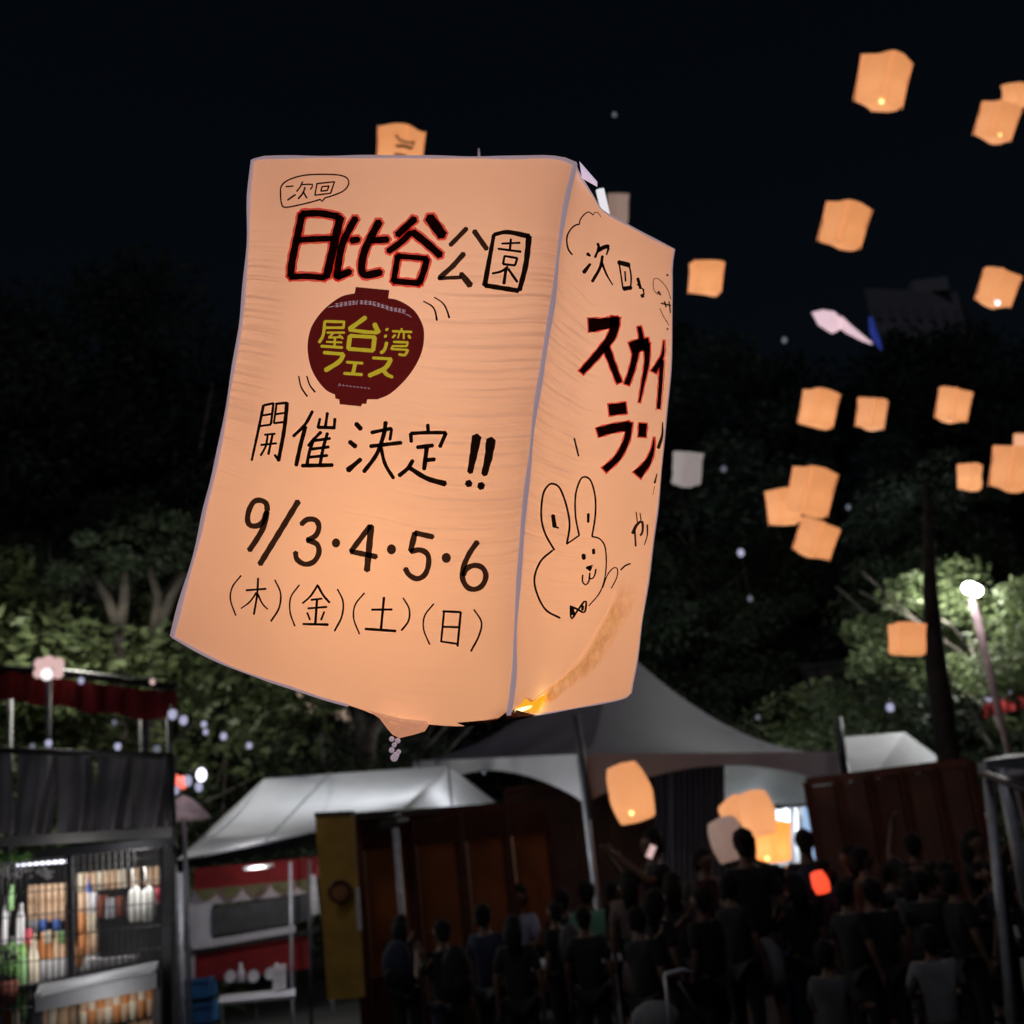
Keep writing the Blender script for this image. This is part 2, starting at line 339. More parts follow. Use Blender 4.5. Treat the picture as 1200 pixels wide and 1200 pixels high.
# bvh for the ink
def bvh_of(grids):
    vs, fs = [], []
    for g in grids:
        k = len(vs); nu = len(g[0]); vs += [p for r in g for p in r]
        for j in range(len(g) - 1):
            for i in range(nu - 1):
                a = k + j * nu + i; fs.append((a, a + nu, a + nu + 1, a + 1))
    return BVHTree.FromPolygons(vs, fs)
BV = bvh_of([gF, gR])
def onpaper(px, py, lift):
    d = toward(px, py); h = BV.ray_cast(CAM, d)
    return None if h[0] is None else h[0] - d * lift
LAYER = [0]
def stroke(mb, pts, w, w2=None, closed=False, lift=0.0012, curve=True, wob=0.05, flat=False):
    P = [Vector((a, b, 0)) for a, b in pts]
    if closed: P.append(P[0].copy())
    L = sum((b - a).length for a, b in zip(P, P[1:])); n = max(2, int(L / 3.0))
    P = smooth_curve(P, n) if (curve and len(P) > 2) else resample(P, n)
    w2 = w if w2 is None else w2; LAYER[0] = (LAYER[0] + 1) % 60; lf = lift + LAYER[0] * 2e-5
    rng = random.Random(int(P[0].x * 13 + P[0].y * 7)); ph = rng.random() * 6
    Lf, Rg = [], []
    for i, p in enumerate(P):
        t = (P[min(i + 1, n)] - P[max(i - 1, 0)]); t = t.normalized() if t.length > 1e-6 else Vector((1, 0, 0))
        nn = Vector((-t.y, t.x, 0)); ww = (w + (w2 - w) * i / n) / 2 * (1 + wob * math.sin(ph + i * 1.3) + wob * (rng.random() - .5))
        Lf.append(p + nn * ww); Rg.append(p - nn * ww)
    ring0 = []
    def capv(p, tdir, ww):
        a0 = math.atan2(tdir.y, tdir.x); return [p + Vector((math.cos(a0 + a), math.sin(a0 + a), 0)) * ww * 0.55 for a in (-1.0, -0.35, 0.35, 1.0)]
    vs = []
    for a, b in zip(Lf, Rg): vs += [a, b]
    te = (P[-1] - P[-2]).normalized(); ts = (P[0] - P[1]).normalized()
    vs3 = [onpaper(v.x, v.y, lf) for v in vs]
    fs = [(2 * i, 2 * i + 1, 2 * i + 3, 2 * i + 2) for i in range(n)]
    if not closed and not flat:
        k = len(vs3); ce = capv(P[-1], te, w2 / 2); cs = capv(P[0], ts, w / 2)
        vs3 += [onpaper(v.x, v.y, lf) for v in ce] + [onpaper(v.x, v.y, lf) for v in cs]
        fs.append((2 * n + 1, k, k + 1, k + 2, k + 3, 2 * n)); fs.append((0, k + 4, k + 5, k + 6, k + 7, 1))
    base = len(mb.v); mb.v += [v if v is not None else Vector((0, 0, -9)) for v in vs3]
    for f in fs:
        if all(vs3[i] is not None for i in f): mb.f.append(tuple(base + i for i in f))
def blob(mb, pts, lift=0.0010):
    LAYER[0] = (LAYER[0] + 1) % 60; lf = lift + LAYER[0] * 2e-5
    cx = sum(p[0] for p in pts) / len(pts); cy = sum(p[1] for p in pts) / len(pts); n = len(pts); rings = 6; base = len(mb.v)
    c = onpaper(cx, cy, lf); mb.v.append(c)
    for r in range(1, rings + 1):
        for (x, y) in pts: mb.v.append(onpaper(cx + (x - cx) * r / rings, cy + (y - cy) * r / rings, lf) or c)
    for i in range(n):
        k = (i + 1) % n; mb.f.append((base, base + 1 + i, base + 1 + k))
        for r in range(rings - 1):
            a = base + 1 + r * n; mb.f.append((a + i, a + n + i, a + n + k, a + k))
    mb.fade = [0.0] + [r / rings for r in range(1, rings + 1) for _ in range(n)]
def soft_build(mb, name, mat, par):
    o = mb.build(name, mat, par); at = o.data.attributes.new('rim', 'FLOAT', 'POINT')
    for k, v in enumerate(mb.fade): at.data[k].value = v
    return o
def soft_mat(name, col, st, p0=.45, tint=None):
    m, n, l, o = newmat(name); t0 = n.new('ShaderNodeBsdfTransparent'); e = n.new('ShaderNodeEmission') if tint is None else n.new('ShaderNodeBsdfTransparent')
    e.inputs[0].default_value = col
    if tint is None: e.inputs[1].default_value = st
    a = n.new('ShaderNodeAttribute'); a.attribute_name = 'rim'; nz = n.new('ShaderNodeTexNoise'); nz.inputs['Scale'].default_value = 120; tc = n.new('ShaderNodeTexCoord'); l.new(tc.outputs['Object'], nz.inputs[0])
    ad = n.new('ShaderNodeMath'); ad.operation = 'MULTIPLY_ADD'; ad.inputs[1].default_value = .35; l.new(nz.outputs[0], ad.inputs[0]); l.new(a.outputs['Fac'], ad.inputs[2])
    mr = n.new('ShaderNodeMapRange'); mr.inputs[1].default_value = p0 + .17; mr.inputs[2].default_value = 1.12; mr.inputs[3].default_value = 1; mr.inputs[4].default_value = 0; l.new(ad.outputs[0], mr.inputs[0])
    ms = n.new('ShaderNodeMixShader'); l.new(mr.outputs[0], ms.inputs[0]); l.new(t0.outputs[0], ms.inputs[1]); l.new(e.outputs[0], ms.inputs[2]); l.new(ms.outputs[0], o.inputs[0]); return m
def T4(ox, oy, s, pts): return [(ox + x / s, oy + y / s) for x, y in pts]
class Ink:
    def __init__(s, ox, oy, sc): s.o = (ox, oy, sc)
    def to(s, pts): return T4(s.o[0], s.o[1], s.o[2], pts)
A = Ink(200, 140, 4); Bk = Ink(400, 140, 4); Ck = Ink(200, 400, 4); Dk = Ink(400, 440, 4); Ek = Ink(600, 140, 4); Fk = Ink(580, 440, 4)
Gk = Ink(180, 640, 4); Hk = Ink(430, 640, 3.4286); E2 = Ink(660, 220, 7.5); S2 = Ink(660, 350, 7.5); T2 = Ink(680, 470, 10); K2 = Ink(360, 330, 8); B2 = Ink(560, 640, 5.455)
def letter(label, items, mat='ink', red=False, curve=True, parent=big, lift=0.0022, bold=1.12, flat=False):
    """items: (Ink frame, width in frame units, points[, end width][, 'c' closed])"""
    if red:
        mb = MB()
        for it in items:
            fr, wd, pts = it[:3]; w2 = it[3] if len(it) > 3 and it[3] else wd; k = fr.o[2]
            p = fr.to(pts)
            if not (len(it) > 4 and it[4]):
                a, b = Vector(p[0]), Vector(p[1]); p[0] = tuple(a + (a - b).normalized() * 1.5)
                a, b = Vector(p[-1]), Vector(p[-2]); p[-1] = tuple(a + (a - b).normalized() * 1.5)
            stroke(mb, p, wd * bold / k + red, w2 * bold / k + red, closed=len(it) > 4 and it[4], lift=0.0008, curve=curve, wob=0.06, flat=flat)
        mb.build('red_outline', 'red_ink', parent)
    mb = MB()
    for it in items:
        fr, wd, pts = it[:3]; w2 = it[3] if len(it) > 3 and it[3] else wd
        if len(pts) == 1: blob(mb, fr.to([(pts[0][0] + wd / 2 * math.cos(a * .524), pts[0][1] + wd / 2 * 1.1 * math.sin(a * .524)) for a in range(12)]), lift); continue
        stroke(mb, fr.to(pts), wd * bold / fr.o[2], w2 * bold / fr.o[2], closed=len(it) > 4 and it[4], lift=lift, curve=curve, flat=flat)
    o = mb.build('lettering', mat, parent); o['label'] = label; return o
cl = (None, True)
letter('thin speech bubble with 次回', [
    (A, 6.5, [(700, 375), (640, 392), (540, 412), (520, 395), (515, 350), (520, 310), (560, 280), (640, 260), (760, 258), (820, 270), (835, 300), (810, 335), (750, 360), (722, 368), (712, 385), (702, 375)]),
    (A, 6.5, [(540, 315), (575, 312)]), (A, 7.5, [(548, 378), (585, 352)]), (A, 6.5, [(618, 292), (608, 315), (590, 338)]), (A, 6.5, [(610, 306), (665, 305), (655, 328)]),
    (A, 7.5, [(630, 318), (620, 345), (598, 372)]), (A, 7.5, [(622, 340), (638, 368)]),
    (A, 6.5, [(686, 300), (676, 355)]), (A, 6.5, [(684, 301), (768, 292)]), (A, 6.5, [(768, 292), (750, 345)]), (A, 6.5, [(676, 355), (750, 346)]),
    (A, 6.5, [(710, 315), (704, 336)]), (A, 6.5, [(710, 315), (742, 312)]), (A, 6.5, [(742, 312), (734, 333)]), (A, 6.5, [(704, 336), (734, 333)])], 'ink_thin')
R1 = 4.4
letter('bold 日比谷 with red outline', [
    (A, 27, [(615, 445), (600, 520), (570, 660), (562, 735)]), (A, 25, [(615, 442), (700, 440), (785, 455)]), (A, 30, [(795, 458), (765, 590), (730, 738)]),
    (A, 22, [(595, 565), (680, 560), (758, 558)]), (A, 22, [(560, 738), (640, 735), (722, 742)]),
    (A, 26, [(868, 462), (840, 510), (800, 600), (778, 740)]), (A, 26, [(780, 738), (842, 712)]), (A, 24, [(845, 568), (882, 562)]),
    (A, 28, [(978, 478), (940, 550), (908, 620), (895, 690), (908, 728), (960, 722), (985, 715)]), (A, 22, [(945, 568), (1018, 562)], 26)], red=R1, bold=1.28)
letter('bold 谷 with red outline', [
    (Bk, 26, [(345, 465), (262, 542)]), (Bk, 38, [(412, 458), (475, 545)]), (Bk, 24, [(325, 530), (280, 575), (220, 618)]), (Bk, 28, [(335, 528), (400, 580), (465, 638)]),
    (Bk, 22, [(265, 640), (255, 700), (245, 760)]), (Bk, 20, [(262, 640), (400, 652)]), (Bk, 24, [(402, 655), (385, 715), (365, 768)]), (Bk, 22, [(245, 758), (365, 768)])], red=R1, bold=1.28)
letter('公', [(Bk, 20, [(588, 510), (510, 590)]), (Bk, 22, [(622, 522), (682, 608)]), (Bk, 22, [(575, 628), (520, 690), (460, 742)]), (Bk, 16, [(455, 745), (560, 740)]), (Bk, 22, [(560, 722), (605, 778)], 30)], 'ink_soft', curve=False)
letter('園', [(Bk, 14, [(715, 540), (695, 650), (672, 778)], 20), (Bk, 14, [(715, 540), (780, 528), (880, 548)], 20), (Bk, 22, [(880, 548), (865, 680), (835, 800)], 18), (Bk, 18, [(675, 778), (830, 803)]),
    (Bk, 8, [(752, 582), (838, 578)]), (Bk, 9, [(795, 560), (790, 612)]), (Bk, 9, [(735, 606), (842, 620)]),
    (Bk, 9, [(765, 640), (758, 678)]), (Bk, 9, [(765, 640), (825, 650)]), (Bk, 9, [(825, 650), (815, 682)]), (Bk, 9, [(758, 678), (815, 684)]),
    (Bk, 9, [(780, 690), (750, 712), (708, 722)]), (Bk, 12, [(772, 700), (762, 770)]), (Bk, 10, [(782, 700), (825, 762)])], bold=1.3)
letter('motion marks beside the sticker', [(Bk, 6, [(385, 852), (425, 875), (440, 900), (448, 942)], 9), (Bk, 5, [(435, 833), (475, 860), (495, 895), (506, 930)], 9),
    (Ck, 6, [(600, 163), (612, 215), (640, 258)], 8), (Ck, 6, [(638, 163), (652, 205), (677, 238)], 8)])
letter('開', [(Ck, 11, [(435, 300), (410, 420), (380, 558)], 9), (Ck, 9, [(437, 300), (482, 290)]), (Ck, 9, [(482, 290), (470, 388)]), (Ck, 8, [(428, 348), (476, 340)]), (Ck, 8, [(416, 398), (470, 390)]),
    (Ck, 9, [(492, 293), (545, 288)]), (Ck, 14, [(545, 288), (540, 350), (528, 440), (505, 560)]), (Ck, 9, [(505, 558), (488, 532)]), (Ck, 8, [(496, 295), (484, 383)]), (Ck, 8, [(490, 342), (538, 335)]), (Ck, 8, [(484, 384), (534, 378)]),
    (Ck, 8, [(440, 438), (490, 433)]), (Ck, 8, [(422, 486), (496, 478)]), (Ck, 8, [(455, 438), (446, 490), (422, 535)]), (Ck, 9, [(478, 435), (458, 530)])], bold=1.35)
letter('催', [(Ck, 12, [(665, 328), (630, 390), (575, 445)]), (Ck, 15, [(632, 400), (608, 490), (588, 582)]), (Ck, 11, [(735, 335), (725, 402)]), (Ck, 10, [(700, 362), (690, 405)]), (Ck, 12, [(690, 403), (770, 405)]), (Ck, 11, [(770, 362), (766, 410)]),
    (Ck, 12, [(705, 425), (680, 450), (645, 490)]), (Ck, 12, [(672, 455), (650, 520), (638, 582)]), (Ck, 12, [(735, 430), (715, 500), (700, 578)]), (Ck, 11, [(670, 466), (748, 455)]), (Ck, 11, [(662, 505), (742, 495)]), (Ck, 11, [(652, 543), (735, 535)]), (Ck, 14, [(615, 583), (760, 580)])], bold=1.35)
letter('決', [(Ck, 17, [(868, 385), (893, 412)]), (Ck, 17, [(838, 470), (868, 494)]), (Ck, 14, [(892, 552), (830, 605)], 20), (Ck, 13, [(940, 428), (1035, 408)]), (Ck, 15, [(1008, 378), (998, 440), (965, 530), (905, 612)]), (Ck, 11, [(1036, 410), (1028, 462)]), (Ck, 14, [(935, 492), (1082, 475)]), (Ck, 13, [(985, 495), (1005, 575), (1045, 642)])], bold=1.35)
letter('定', [(Dk, 13, [(405, 230), (407, 262)]), (Dk, 13, [(325, 272), (328, 312)]), (Dk, 13, [(325, 272), (400, 268), (490, 268)]), (Dk, 14, [(490, 270), (462, 335)]), (Dk, 15, [(355, 337), (430, 328)]), (Dk, 16, [(400, 340), (388, 440)]), (Dk, 15, [(392, 398), (438, 393)]), (Dk, 15, [(335, 398), (312, 435), (270, 470)]), (Dk, 16, [(318, 432), (400, 482), (488, 508)], 20)], bold=1.35)
letter('!!', [(Dk, 42, [(635, 285), (620, 370), (603, 455)], 24), (Dk, 30, [(600, 498), (594, 515)]), (Dk, 42, [(702, 300), (690, 385), (670, 465)], 26), (Dk, 30, [(658, 508), (652, 528)])], curve=False)
def dot(fr, x, y, r): return (fr, r * 2, [(x, y)])
letter('9/3·4·5·6', [(Ck, 23, [(453, 795), (448, 760), (420, 745), (390, 752), (368, 790), (360, 835), (372, 862), (405, 865), (432, 845), (450, 800)]), (Ck, 24, [(452, 800), (435, 870), (402, 930), (368, 980)]),
    (Ck, 25, [(598, 750), (508, 898), (418, 1045)]), (Ck, 23, [(612, 858), (640, 835), (680, 838), (695, 870), (680, 910), (640, 932)]), (Ck, 23, [(640, 932), (685, 950), (695, 990), (672, 1032), (630, 1045), (592, 1022), (585, 988)]),
    dot(Ck, 775, 945, 20), (Ck, 23, [(935, 865), (845, 985)]), (Ck, 23, [(845, 985), (965, 1010)]), (Ck, 27, [(940, 865), (920, 1075)]), dot(Ck, 1035, 975, 22),
    (Dk, 23, [(430, 757), (345, 738)]), (Dk, 25, [(345, 738), (325, 822)]), (Dk, 23, [(325, 825), (370, 818), (405, 840), (408, 890), (390, 935), (355, 953), (318, 935), (300, 905)]), dot(Dk, 492, 855, 22),
    (Dk, 23, [(638, 780), (600, 835), (572, 900), (568, 950), (588, 990), (622, 1003), (660, 985), (678, 940), (662, 902), (625, 890), (588, 905), (572, 935)])], 'ink_soft')
letter('(木)(金)(土)(日)', [(Gk, 7, [(410, 138), (370, 190), (360, 250), (385, 325)]), (Gk, 9, [(433, 207), (527, 200)]), (Gk, 9, [(490, 150), (485, 230), (470, 320)]), (Gk, 9, [(482, 218), (450, 262), (410, 292)], 6), (Gk, 9, [(488, 225), (510, 270), (535, 296)], 6), (Gk, 7, [(568, 158), (595, 220), (588, 290), (550, 352)], 9),
    (Gk, 7, [(683, 182), (643, 240), (640, 310), (662, 375)]), (Gk, 10, [(770, 182), (735, 235), (698, 268)], 8), (Gk, 10, [(770, 185), (795, 230), (825, 265)]), (Gk, 9, [(738, 252), (790, 246)]), (Gk, 9, [(723, 292), (812, 285)]), (Gk, 11, [(766, 250), (758, 365)]), (Gk, 9, [(720, 312), (733, 345)]), (Gk, 9, [(800, 308), (785, 346)]), (Gk, 10, [(700, 365), (818, 368)], 12), (Gk, 7, [(862, 202), (888, 260), (882, 330), (848, 398)], 9),
    (Gk, 7, [(988, 220), (945, 275), (938, 340), (965, 412)]), (Gk, 10, [(1022, 298), (1118, 297)]), (Gk, 11, [(1080, 240), (1066, 388)]), (Gk, 12, [(992, 388), (1135, 398)]), (Dk, 7, [(290, 1043), (318, 1095), (315, 1150), (282, 1195)], 9),
    (Hk, 6, [(268, 232), (232, 280), (228, 335), (252, 395)]), (Hk, 9, [(305, 262), (375, 265)]), (Hk, 9, [(377, 265), (364, 402)]), (Hk, 8, [(310, 262), (298, 385)]), (Hk, 8, [(305, 324), (370, 326)]), (Hk, 8, [(298, 383), (365, 393)]), (Hk, 6, [(430, 255), (460, 305), (450, 360), (418, 422)], 8)], 'ink')
# right face
letter('cloud outline and 次回も', [(E2, 15, [(80, 588), (48, 548), (32, 480), (38, 415), (70, 360), (110, 328), (142, 322)], 12), (E2, 11, [(142, 322), (150, 280), (185, 235), (225, 212), (262, 240)], 9), (E2, 8, [(262, 240), (285, 212), (315, 228), (330, 258)], 5),
    (E2, 30, [(212, 580), (238, 600)], 16), (E2, 22, [(238, 670), (180, 745)], 34), (E2, 22, [(303, 490), (312, 530), (280, 612)], 20), (E2, 34, [(305, 552), (360, 522), (400, 515)]), (E2, 20, [(400, 530), (380, 590)], 12), (E2, 24, [(345, 600), (325, 700), (255, 825)], 26), (E2, 22, [(340, 660), (380, 760), (435, 855)], 10),
    (E2, 38, [(485, 655), (580, 680)]), (E2, 13, [(490, 655), (510, 780), (525, 890)]), (E2, 14, [(580, 680), (597, 780), (592, 890)]), (E2, 36, [(530, 888), (598, 878)]), (E2, 14, [(543, 735), (548, 822)]),
    (E2, 24, [(655, 795), (680, 885)]), (E2, 10, [(650, 850), (712, 900)]), (E2, 12, [(700, 885), (712, 940)]), (E2, 28, [(690, 940), (702, 960)])])
letter('thin bubble near the edge', [(E2, 6, [(835, 940), (800, 905), (790, 840), (800, 800), (830, 798), (880, 840), (925, 910), (945, 980)]), (E2, 24, [(835, 915), (858, 945)], 10), (E2, 12, [(860, 1015), (945, 1035)]), (E2, 12, [(890, 1000), (905, 1050)]), (E2, 10, [(930, 1000), (942, 1100)]), (E2, 14, [(908, 768), (922, 768)]),
    (E2, 5, [(850, 1060), (880, 1130), (915, 1180)]), (S2, 5, [(850, 90), (890, 170), (930, 235)]), (S2, 14, [(910, 265), (922, 268)])], 'ink_thin')
letter('bold スカイ with red outline', [(S2, 112, [(222, 232), (330, 225), (485, 192)], 66), (S2, 74, [(462, 160), (430, 320), (320, 470), (158, 650)], 48), (S2, 58, [(375, 420), (430, 570), (495, 740)], 46),
    (S2, 30, [(668, 245), (685, 340), (672, 430)], 48), (S2, 92, [(590, 435), (670, 410), (755, 400)], 98), (S2, 50, [(645, 450), (605, 620), (558, 755)], 44), (S2, 50, [(735, 390), (735, 560), (700, 750), (670, 910)], 14),
    (S2, 8, [(885, 370), (872, 500), (795, 645)], 48), (S2, 34, [(868, 540), (855, 760), (838, 970)], 28)], 'ink', red=3.0, flat=True, bold=1.12)
letter('bold ラン with red outline', [(T2, 118, [(335, 105), (540, 80)], 118), (T2, 100, [(200, 370), (380, 320), (580, 290)], 95), (T2, 62, [(580, 250), (545, 450), (440, 660), (280, 810)], 70),
    (T2, 84, [(735, 262), (725, 420)]), (T2, 10, [(865, 430), (850, 560), (790, 720), (665, 870)], 105)], 'ink', red=2.8, flat=True, bold=1.12)
letter('cut off stroke at the bulging edge', [(T2, 14, [(965, 250), (960, 400), (915, 550)], 40), (T2, 10, [(900, 850), (872, 960)], 24), (T2, 6, [(870, 1000), (850, 1100)])], 'ink_thin')
letter('rabbit doodle', [(Fk, 9, [(278, 818), (235, 740), (217, 660), (225, 560), (250, 515), (275, 508), (305, 530), (335, 610), (350, 700), (337, 790)]), (Fk, 7, [(337, 790), (395, 750)]), (Fk, 8, [(395, 750), (378, 660), (378, 560), (400, 490), (422, 475), (450, 495), (470, 570), (470, 660), (455, 755)]),
    (Fk, 7, [(455, 755), (490, 765), (515, 800), (522, 870), (515, 950), (490, 1020), (440, 1080)], 5), (Fk, 9, [(270, 820), (215, 870), (185, 950), (200, 1030), (240, 1100), (305, 1137)]), (Fk, 18, [(272, 655), (280, 710)]), (Fk, 8, [(280, 708), (298, 715)]), (Fk, 12, [(438, 648), (437, 688)]),
    (Fk, 18, [(415, 840), (417, 860)]), (Fk, 14, [(462, 815), (463, 835)]), (Fk, 24, [(443, 900), (445, 915)], 10), (Fk, 14, [(430, 903), (458, 890)], 5), (Fk, 7, [(412, 935), (410, 965), (425, 982), (440, 965), (445, 925)]), (Fk, 7, [(440, 945), (455, 955), (468, 935), (473, 908)]),
    (Fk, 9, [(355, 1080), (358, 1140), (385, 1105), (425, 1055), (420, 1110), (385, 1095), (355, 1082)]), (Fk, 16, [(362, 1095), (368, 1120)]), (Fk, 12, [(412, 1080), (410, 1100)]),
    (Fk, 5, [(505, 995), (530, 930), (560, 900), (575, 910), (570, 950), (545, 998)]), (Fk, 7, [(590, 912), (610, 892), (635, 882)]), (Fk, 8, [(372, 295), (392, 378)])])
letter('small やり', [(Fk, 14, [(645, 740), (665, 700), (690, 685), (692, 730), (682, 750)], 9), (Fk, 8, [(655, 720), (660, 800)]), (Fk, 5, [(662, 640), (668, 690)]), (Fk, 5, [(680, 645), (685, 680)]), (Fk, 8, [(714, 700), (714, 750), (700, 795)], 4)], 'ink_thin')
# round sticker
st = [(862, 815), (800, 830), (735, 875), (685, 930), (655, 985), (642, 1050), (645, 1110), (660, 1170), (690, 1225), (730, 1270), (770, 1290), (772, 1308), (790, 1312), (792, 1335), (893, 1345), (897, 1333), (917, 1333), (922, 1312), (970, 1312), (1030, 1285), (1100, 1220), (1150, 1150), (1180, 1080), (1188, 1010), (1180, 960), (1150, 905), (1110, 870), (1060, 845), (1020, 838), (1025, 800), (868, 785)]
stp = A.to(st); dens = []
for p in smooth_curve([Vector((x, y, 0)) for x, y in stp[0:11]], 40): dens.append((p.x, p.y))
for p in stp[11:18]: dens.append(p)
for p in smooth_curve([Vector((x, y, 0)) for x, y in stp[18:29]], 44): dens.append((p.x, p.y))
for p in stp[29:]: dens.append(p)
smb = MB(); blob(smb, dens, 0.0016); stk = smb.build('sticker', 'sticker', big); stk['label'] = 'dark red lantern shaped film sticker'
Y3 = 0.0032
def yl(items, mat, lab, lift=Y3):
    mb = MB()
    for it in items: stroke(mb, it[0].to(it[2]), it[1] / it[0].o[2], (it[3] if len(it) > 3 else it[1]) / it[0].o[2], lift=lift, curve=True)
    o = mb.build('lettering', mat, stk); o['label'] = lab
yl([(K2, 26, [(165, 372), (350, 378)]), (K2, 24, [(345, 378), (340, 430)]), (K2, 24, [(175, 432), (345, 432)]), (K2, 28, [(165, 372), (150, 500), (112, 570)]), (K2, 20, [(185, 478), (350, 478)]), (K2, 18, [(245, 485), (205, 520)]), (K2, 18, [(200, 525), (330, 520)]), (K2, 18, [(300, 500), (335, 535)]),
    (K2, 18, [(180, 565), (325, 570)]), (K2, 22, [(260, 530), (256, 600)]), (K2, 26, [(130, 605), (330, 618)])], 'yellow', '屋')
yl([(K2, 42, [(548, 335), (480, 385), (395, 445)]), (K2, 34, [(395, 450), (530, 470), (660, 478)]), (K2, 44, [(630, 395), (650, 440), (672, 475)]), (K2, 42, [(400, 510), (385, 630)]), (K2, 34, [(400, 508), (635, 520)]), (K2, 42, [(632, 520), (618, 645)]), (K2, 36, [(385, 630), (618, 648)])], 'yellow', '台')
yl([(K2, 36, [(745, 445), (750, 452)]), (K2, 36, [(730, 508), (738, 514)]), (K2, 32, [(745, 570), (725, 640), (690, 668)]), (K2, 22, [(885, 440), (885, 470)]), (K2, 22, [(800, 465), (980, 472)]), (K2, 16, [(865, 480), (850, 530)]), (K2, 18, [(905, 480), (905, 535)]), (K2, 22, [(825, 500), (800, 525)]), (K2, 26, [(950, 505), (965, 530)]),
    (K2, 22, [(810, 565), (945, 570)]), (K2, 20, [(942, 570), (935, 600)]), (K2, 20, [(800, 605), (935, 605)]), (K2, 20, [(805, 600), (788, 632)]), (K2, 20, [(788, 632), (940, 640)]), (K2, 26, [(942, 638), (918, 688), (860, 682)])], 'yellow', '湾')
yl([(K2, 32, [(155, 665), (340, 680)]), (K2, 42, [(340, 682), (300, 750), (170, 832)]), (K2, 26, [(370, 755), (520, 765)]), (K2, 36, [(450, 765), (430, 860)]), (K2, 28, [(345, 860), (515, 872)]), (K2, 28, [(615, 715), (790, 725)]), (K2, 42, [(785, 728), (730, 810), (580, 882)]), (K2, 42, [(710, 820), (745, 870), (800, 895)], 30)], 'yellow', 'フェス')
rng = random.Random(3); arc = []
def arcp(s, off): # s 0..1 along the arc text
    x = 265 + s * 640; y = 225 - 30 * math.sin(math.pi * min(1, s * 1.25)) + 75 * max(0, s - .45) ** 1.3 * 1.6; return (x, y + off)
arc.append((K2, 6, [(195, 240), (215, 232), (235, 240), (255, 228)])); arc.append((K2, 6, [(925, 310), (945, 305), (960, 330), (975, 335)]))
s = 0.0
while s < 1.0:
    if abs(s - .30) < .02: arc.append((K2, 7, [arcp(s + .01, -22), arcp(s, 20)])); s += .05; continue
    w_ = .045
    for k in range(3): arc.append((K2, 6, [arcp(s, -16 + 14 * k + rng.uniform(-3, 3)), arcp(s + w_, -14 + 14 * k + rng.uniform(-3, 3))]))
    arc.append((K2, 6, [arcp(s + w_ * rng.uniform(.2, .8), -20), arcp(s + w_ * rng.uniform(.1, .9), 18)])); s += .062
for k, ch in enumerate('Asooukisi'):
    x = 295 + k * 34; y = 965 + k * 4
    arc.append((K2, 6, [(x, y + 14), (x + 8, y - 12), (x + 18, y + 14)] if ch == 'A' else [(x, y), (x + 14, y - 4), (x + 6, y + 10), (x + 18, y + 12)]))
yl(arc, 'white_print', 'small pale print round the rim')
def strip_mat():
    m, n, l, o = newmat('golden_film'); t0 = n.new('ShaderNodeBsdfTransparent'); t = n.new('ShaderNodeBsdfTransparent')
    tc = n.new('ShaderNodeTexCoord'); nz = n.new('ShaderNodeTexNoise'); nz.inputs['Scale'].default_value = 60; nz.inputs['Detail'].default_value = 6; nz.inputs['Roughness'].default_value = 0.65
    l.new(tc.outputs['Object'], nz.inputs[0]); r = n.new('ShaderNodeValToRGB'); r.color_ramp.elements[0].position = .36; r.color_ramp.elements[1].position = .64
    r.color_ramp.elements[0].color = (0.62, 0.47, 0.22, 1); r.color_ramp.elements[1].color = (1.0, 0.93, 0.62, 1); l.new(nz.outputs[0], r.inputs[0]); l.new(r.outputs[0], t.inputs[0])
    sx = n.new('ShaderNodeSeparateXYZ'); l.new(tc.outputs['UV'], sx.inputs[0])
    cr = n.new('ShaderNodeValToRGB'); e = cr.color_ramp.elements; e[0].position = 0.0; e[0].color = (0, 0, 0, 1); e[1].position = 1.0; e[1].color = (0, 0, 0, 1); a = e.new(.22); a.color = (.4, .4, .4, 1); b = e.new(.80); b.color = (.8, .8, .8, 1); c = e.new(.90); c.color = (.65, .65, .65, 1)
    l.new(sx.outputs[0], cr.inputs[0]); al = n.new('ShaderNodeValToRGB'); e = al.color_ramp.elements; e[0].position = 0.0; e[0].color = (0, 0, 0, 1); e[1].position = 0.28; e[1].color = (1, 1, 1, 1)
    l.new(sx.outputs[1], al.inputs[0]); mu = n.new('ShaderNodeMath'); mu.operation = 'MULTIPLY'; l.new(cr.outputs[0], mu.inputs[0]); l.new(al.outputs[0], mu.inputs[1])
    ms = n.new('ShaderNodeMixShader'); l.new(mu.outputs[0], ms.inputs[0]); l.new(t0.outputs[0], ms.inputs[1]); l.new(t.outputs[0], ms.inputs[2]); l.new(ms.outputs[0], o.inputs[0]); return m
# golden film strip and painted LED glow on the right face
stp1 = [(985, 190), (975, 250), (950, 350), (880, 480), (790, 640), (700, 770), (600, 850), (500, 920), (440, 965)]
def soft_strip(name, pts, w0, w1, mat, lift):
    n, m_ = 60, 10; P = smooth_curve([Vector((x, y, 0)) for x, y in pts], n); vs, uvs = [], []
    for i in range(n + 1):
        t = (P[min(i + 1, n)] - P[max(i - 1, 0)]).normalized(); nn = Vector((-t.y, t.x, 0)); ww = w0 + (w1 - w0) * i / n
        for k in range(m_ + 1): q = P[i] + nn * ww * (k / m_ - .5); vs.append(onpaper(q.x, q.y, lift) or vs[-1]); uvs.append((k / m_, i / n))
    fs = [(i * (m_ + 1) + k, i * (m_ + 1) + k + 1, (i + 1) * (m_ + 1) + k + 1, (i + 1) * (m_ + 1) + k) for i in range(n) for k in range(m_)]
    me = bpy.data.meshes.new(name); me.from_pydata([tuple(v - BASE) for v in vs], [], fs); me.update(); uv = me.uv_layers.new(name='UVMap')
    for lp in me.loops: uv.data[lp.index].uv = uvs[lp.vertex_index]
    me.materials.append(mat); me.shade_smooth(); return link(name, me, big)
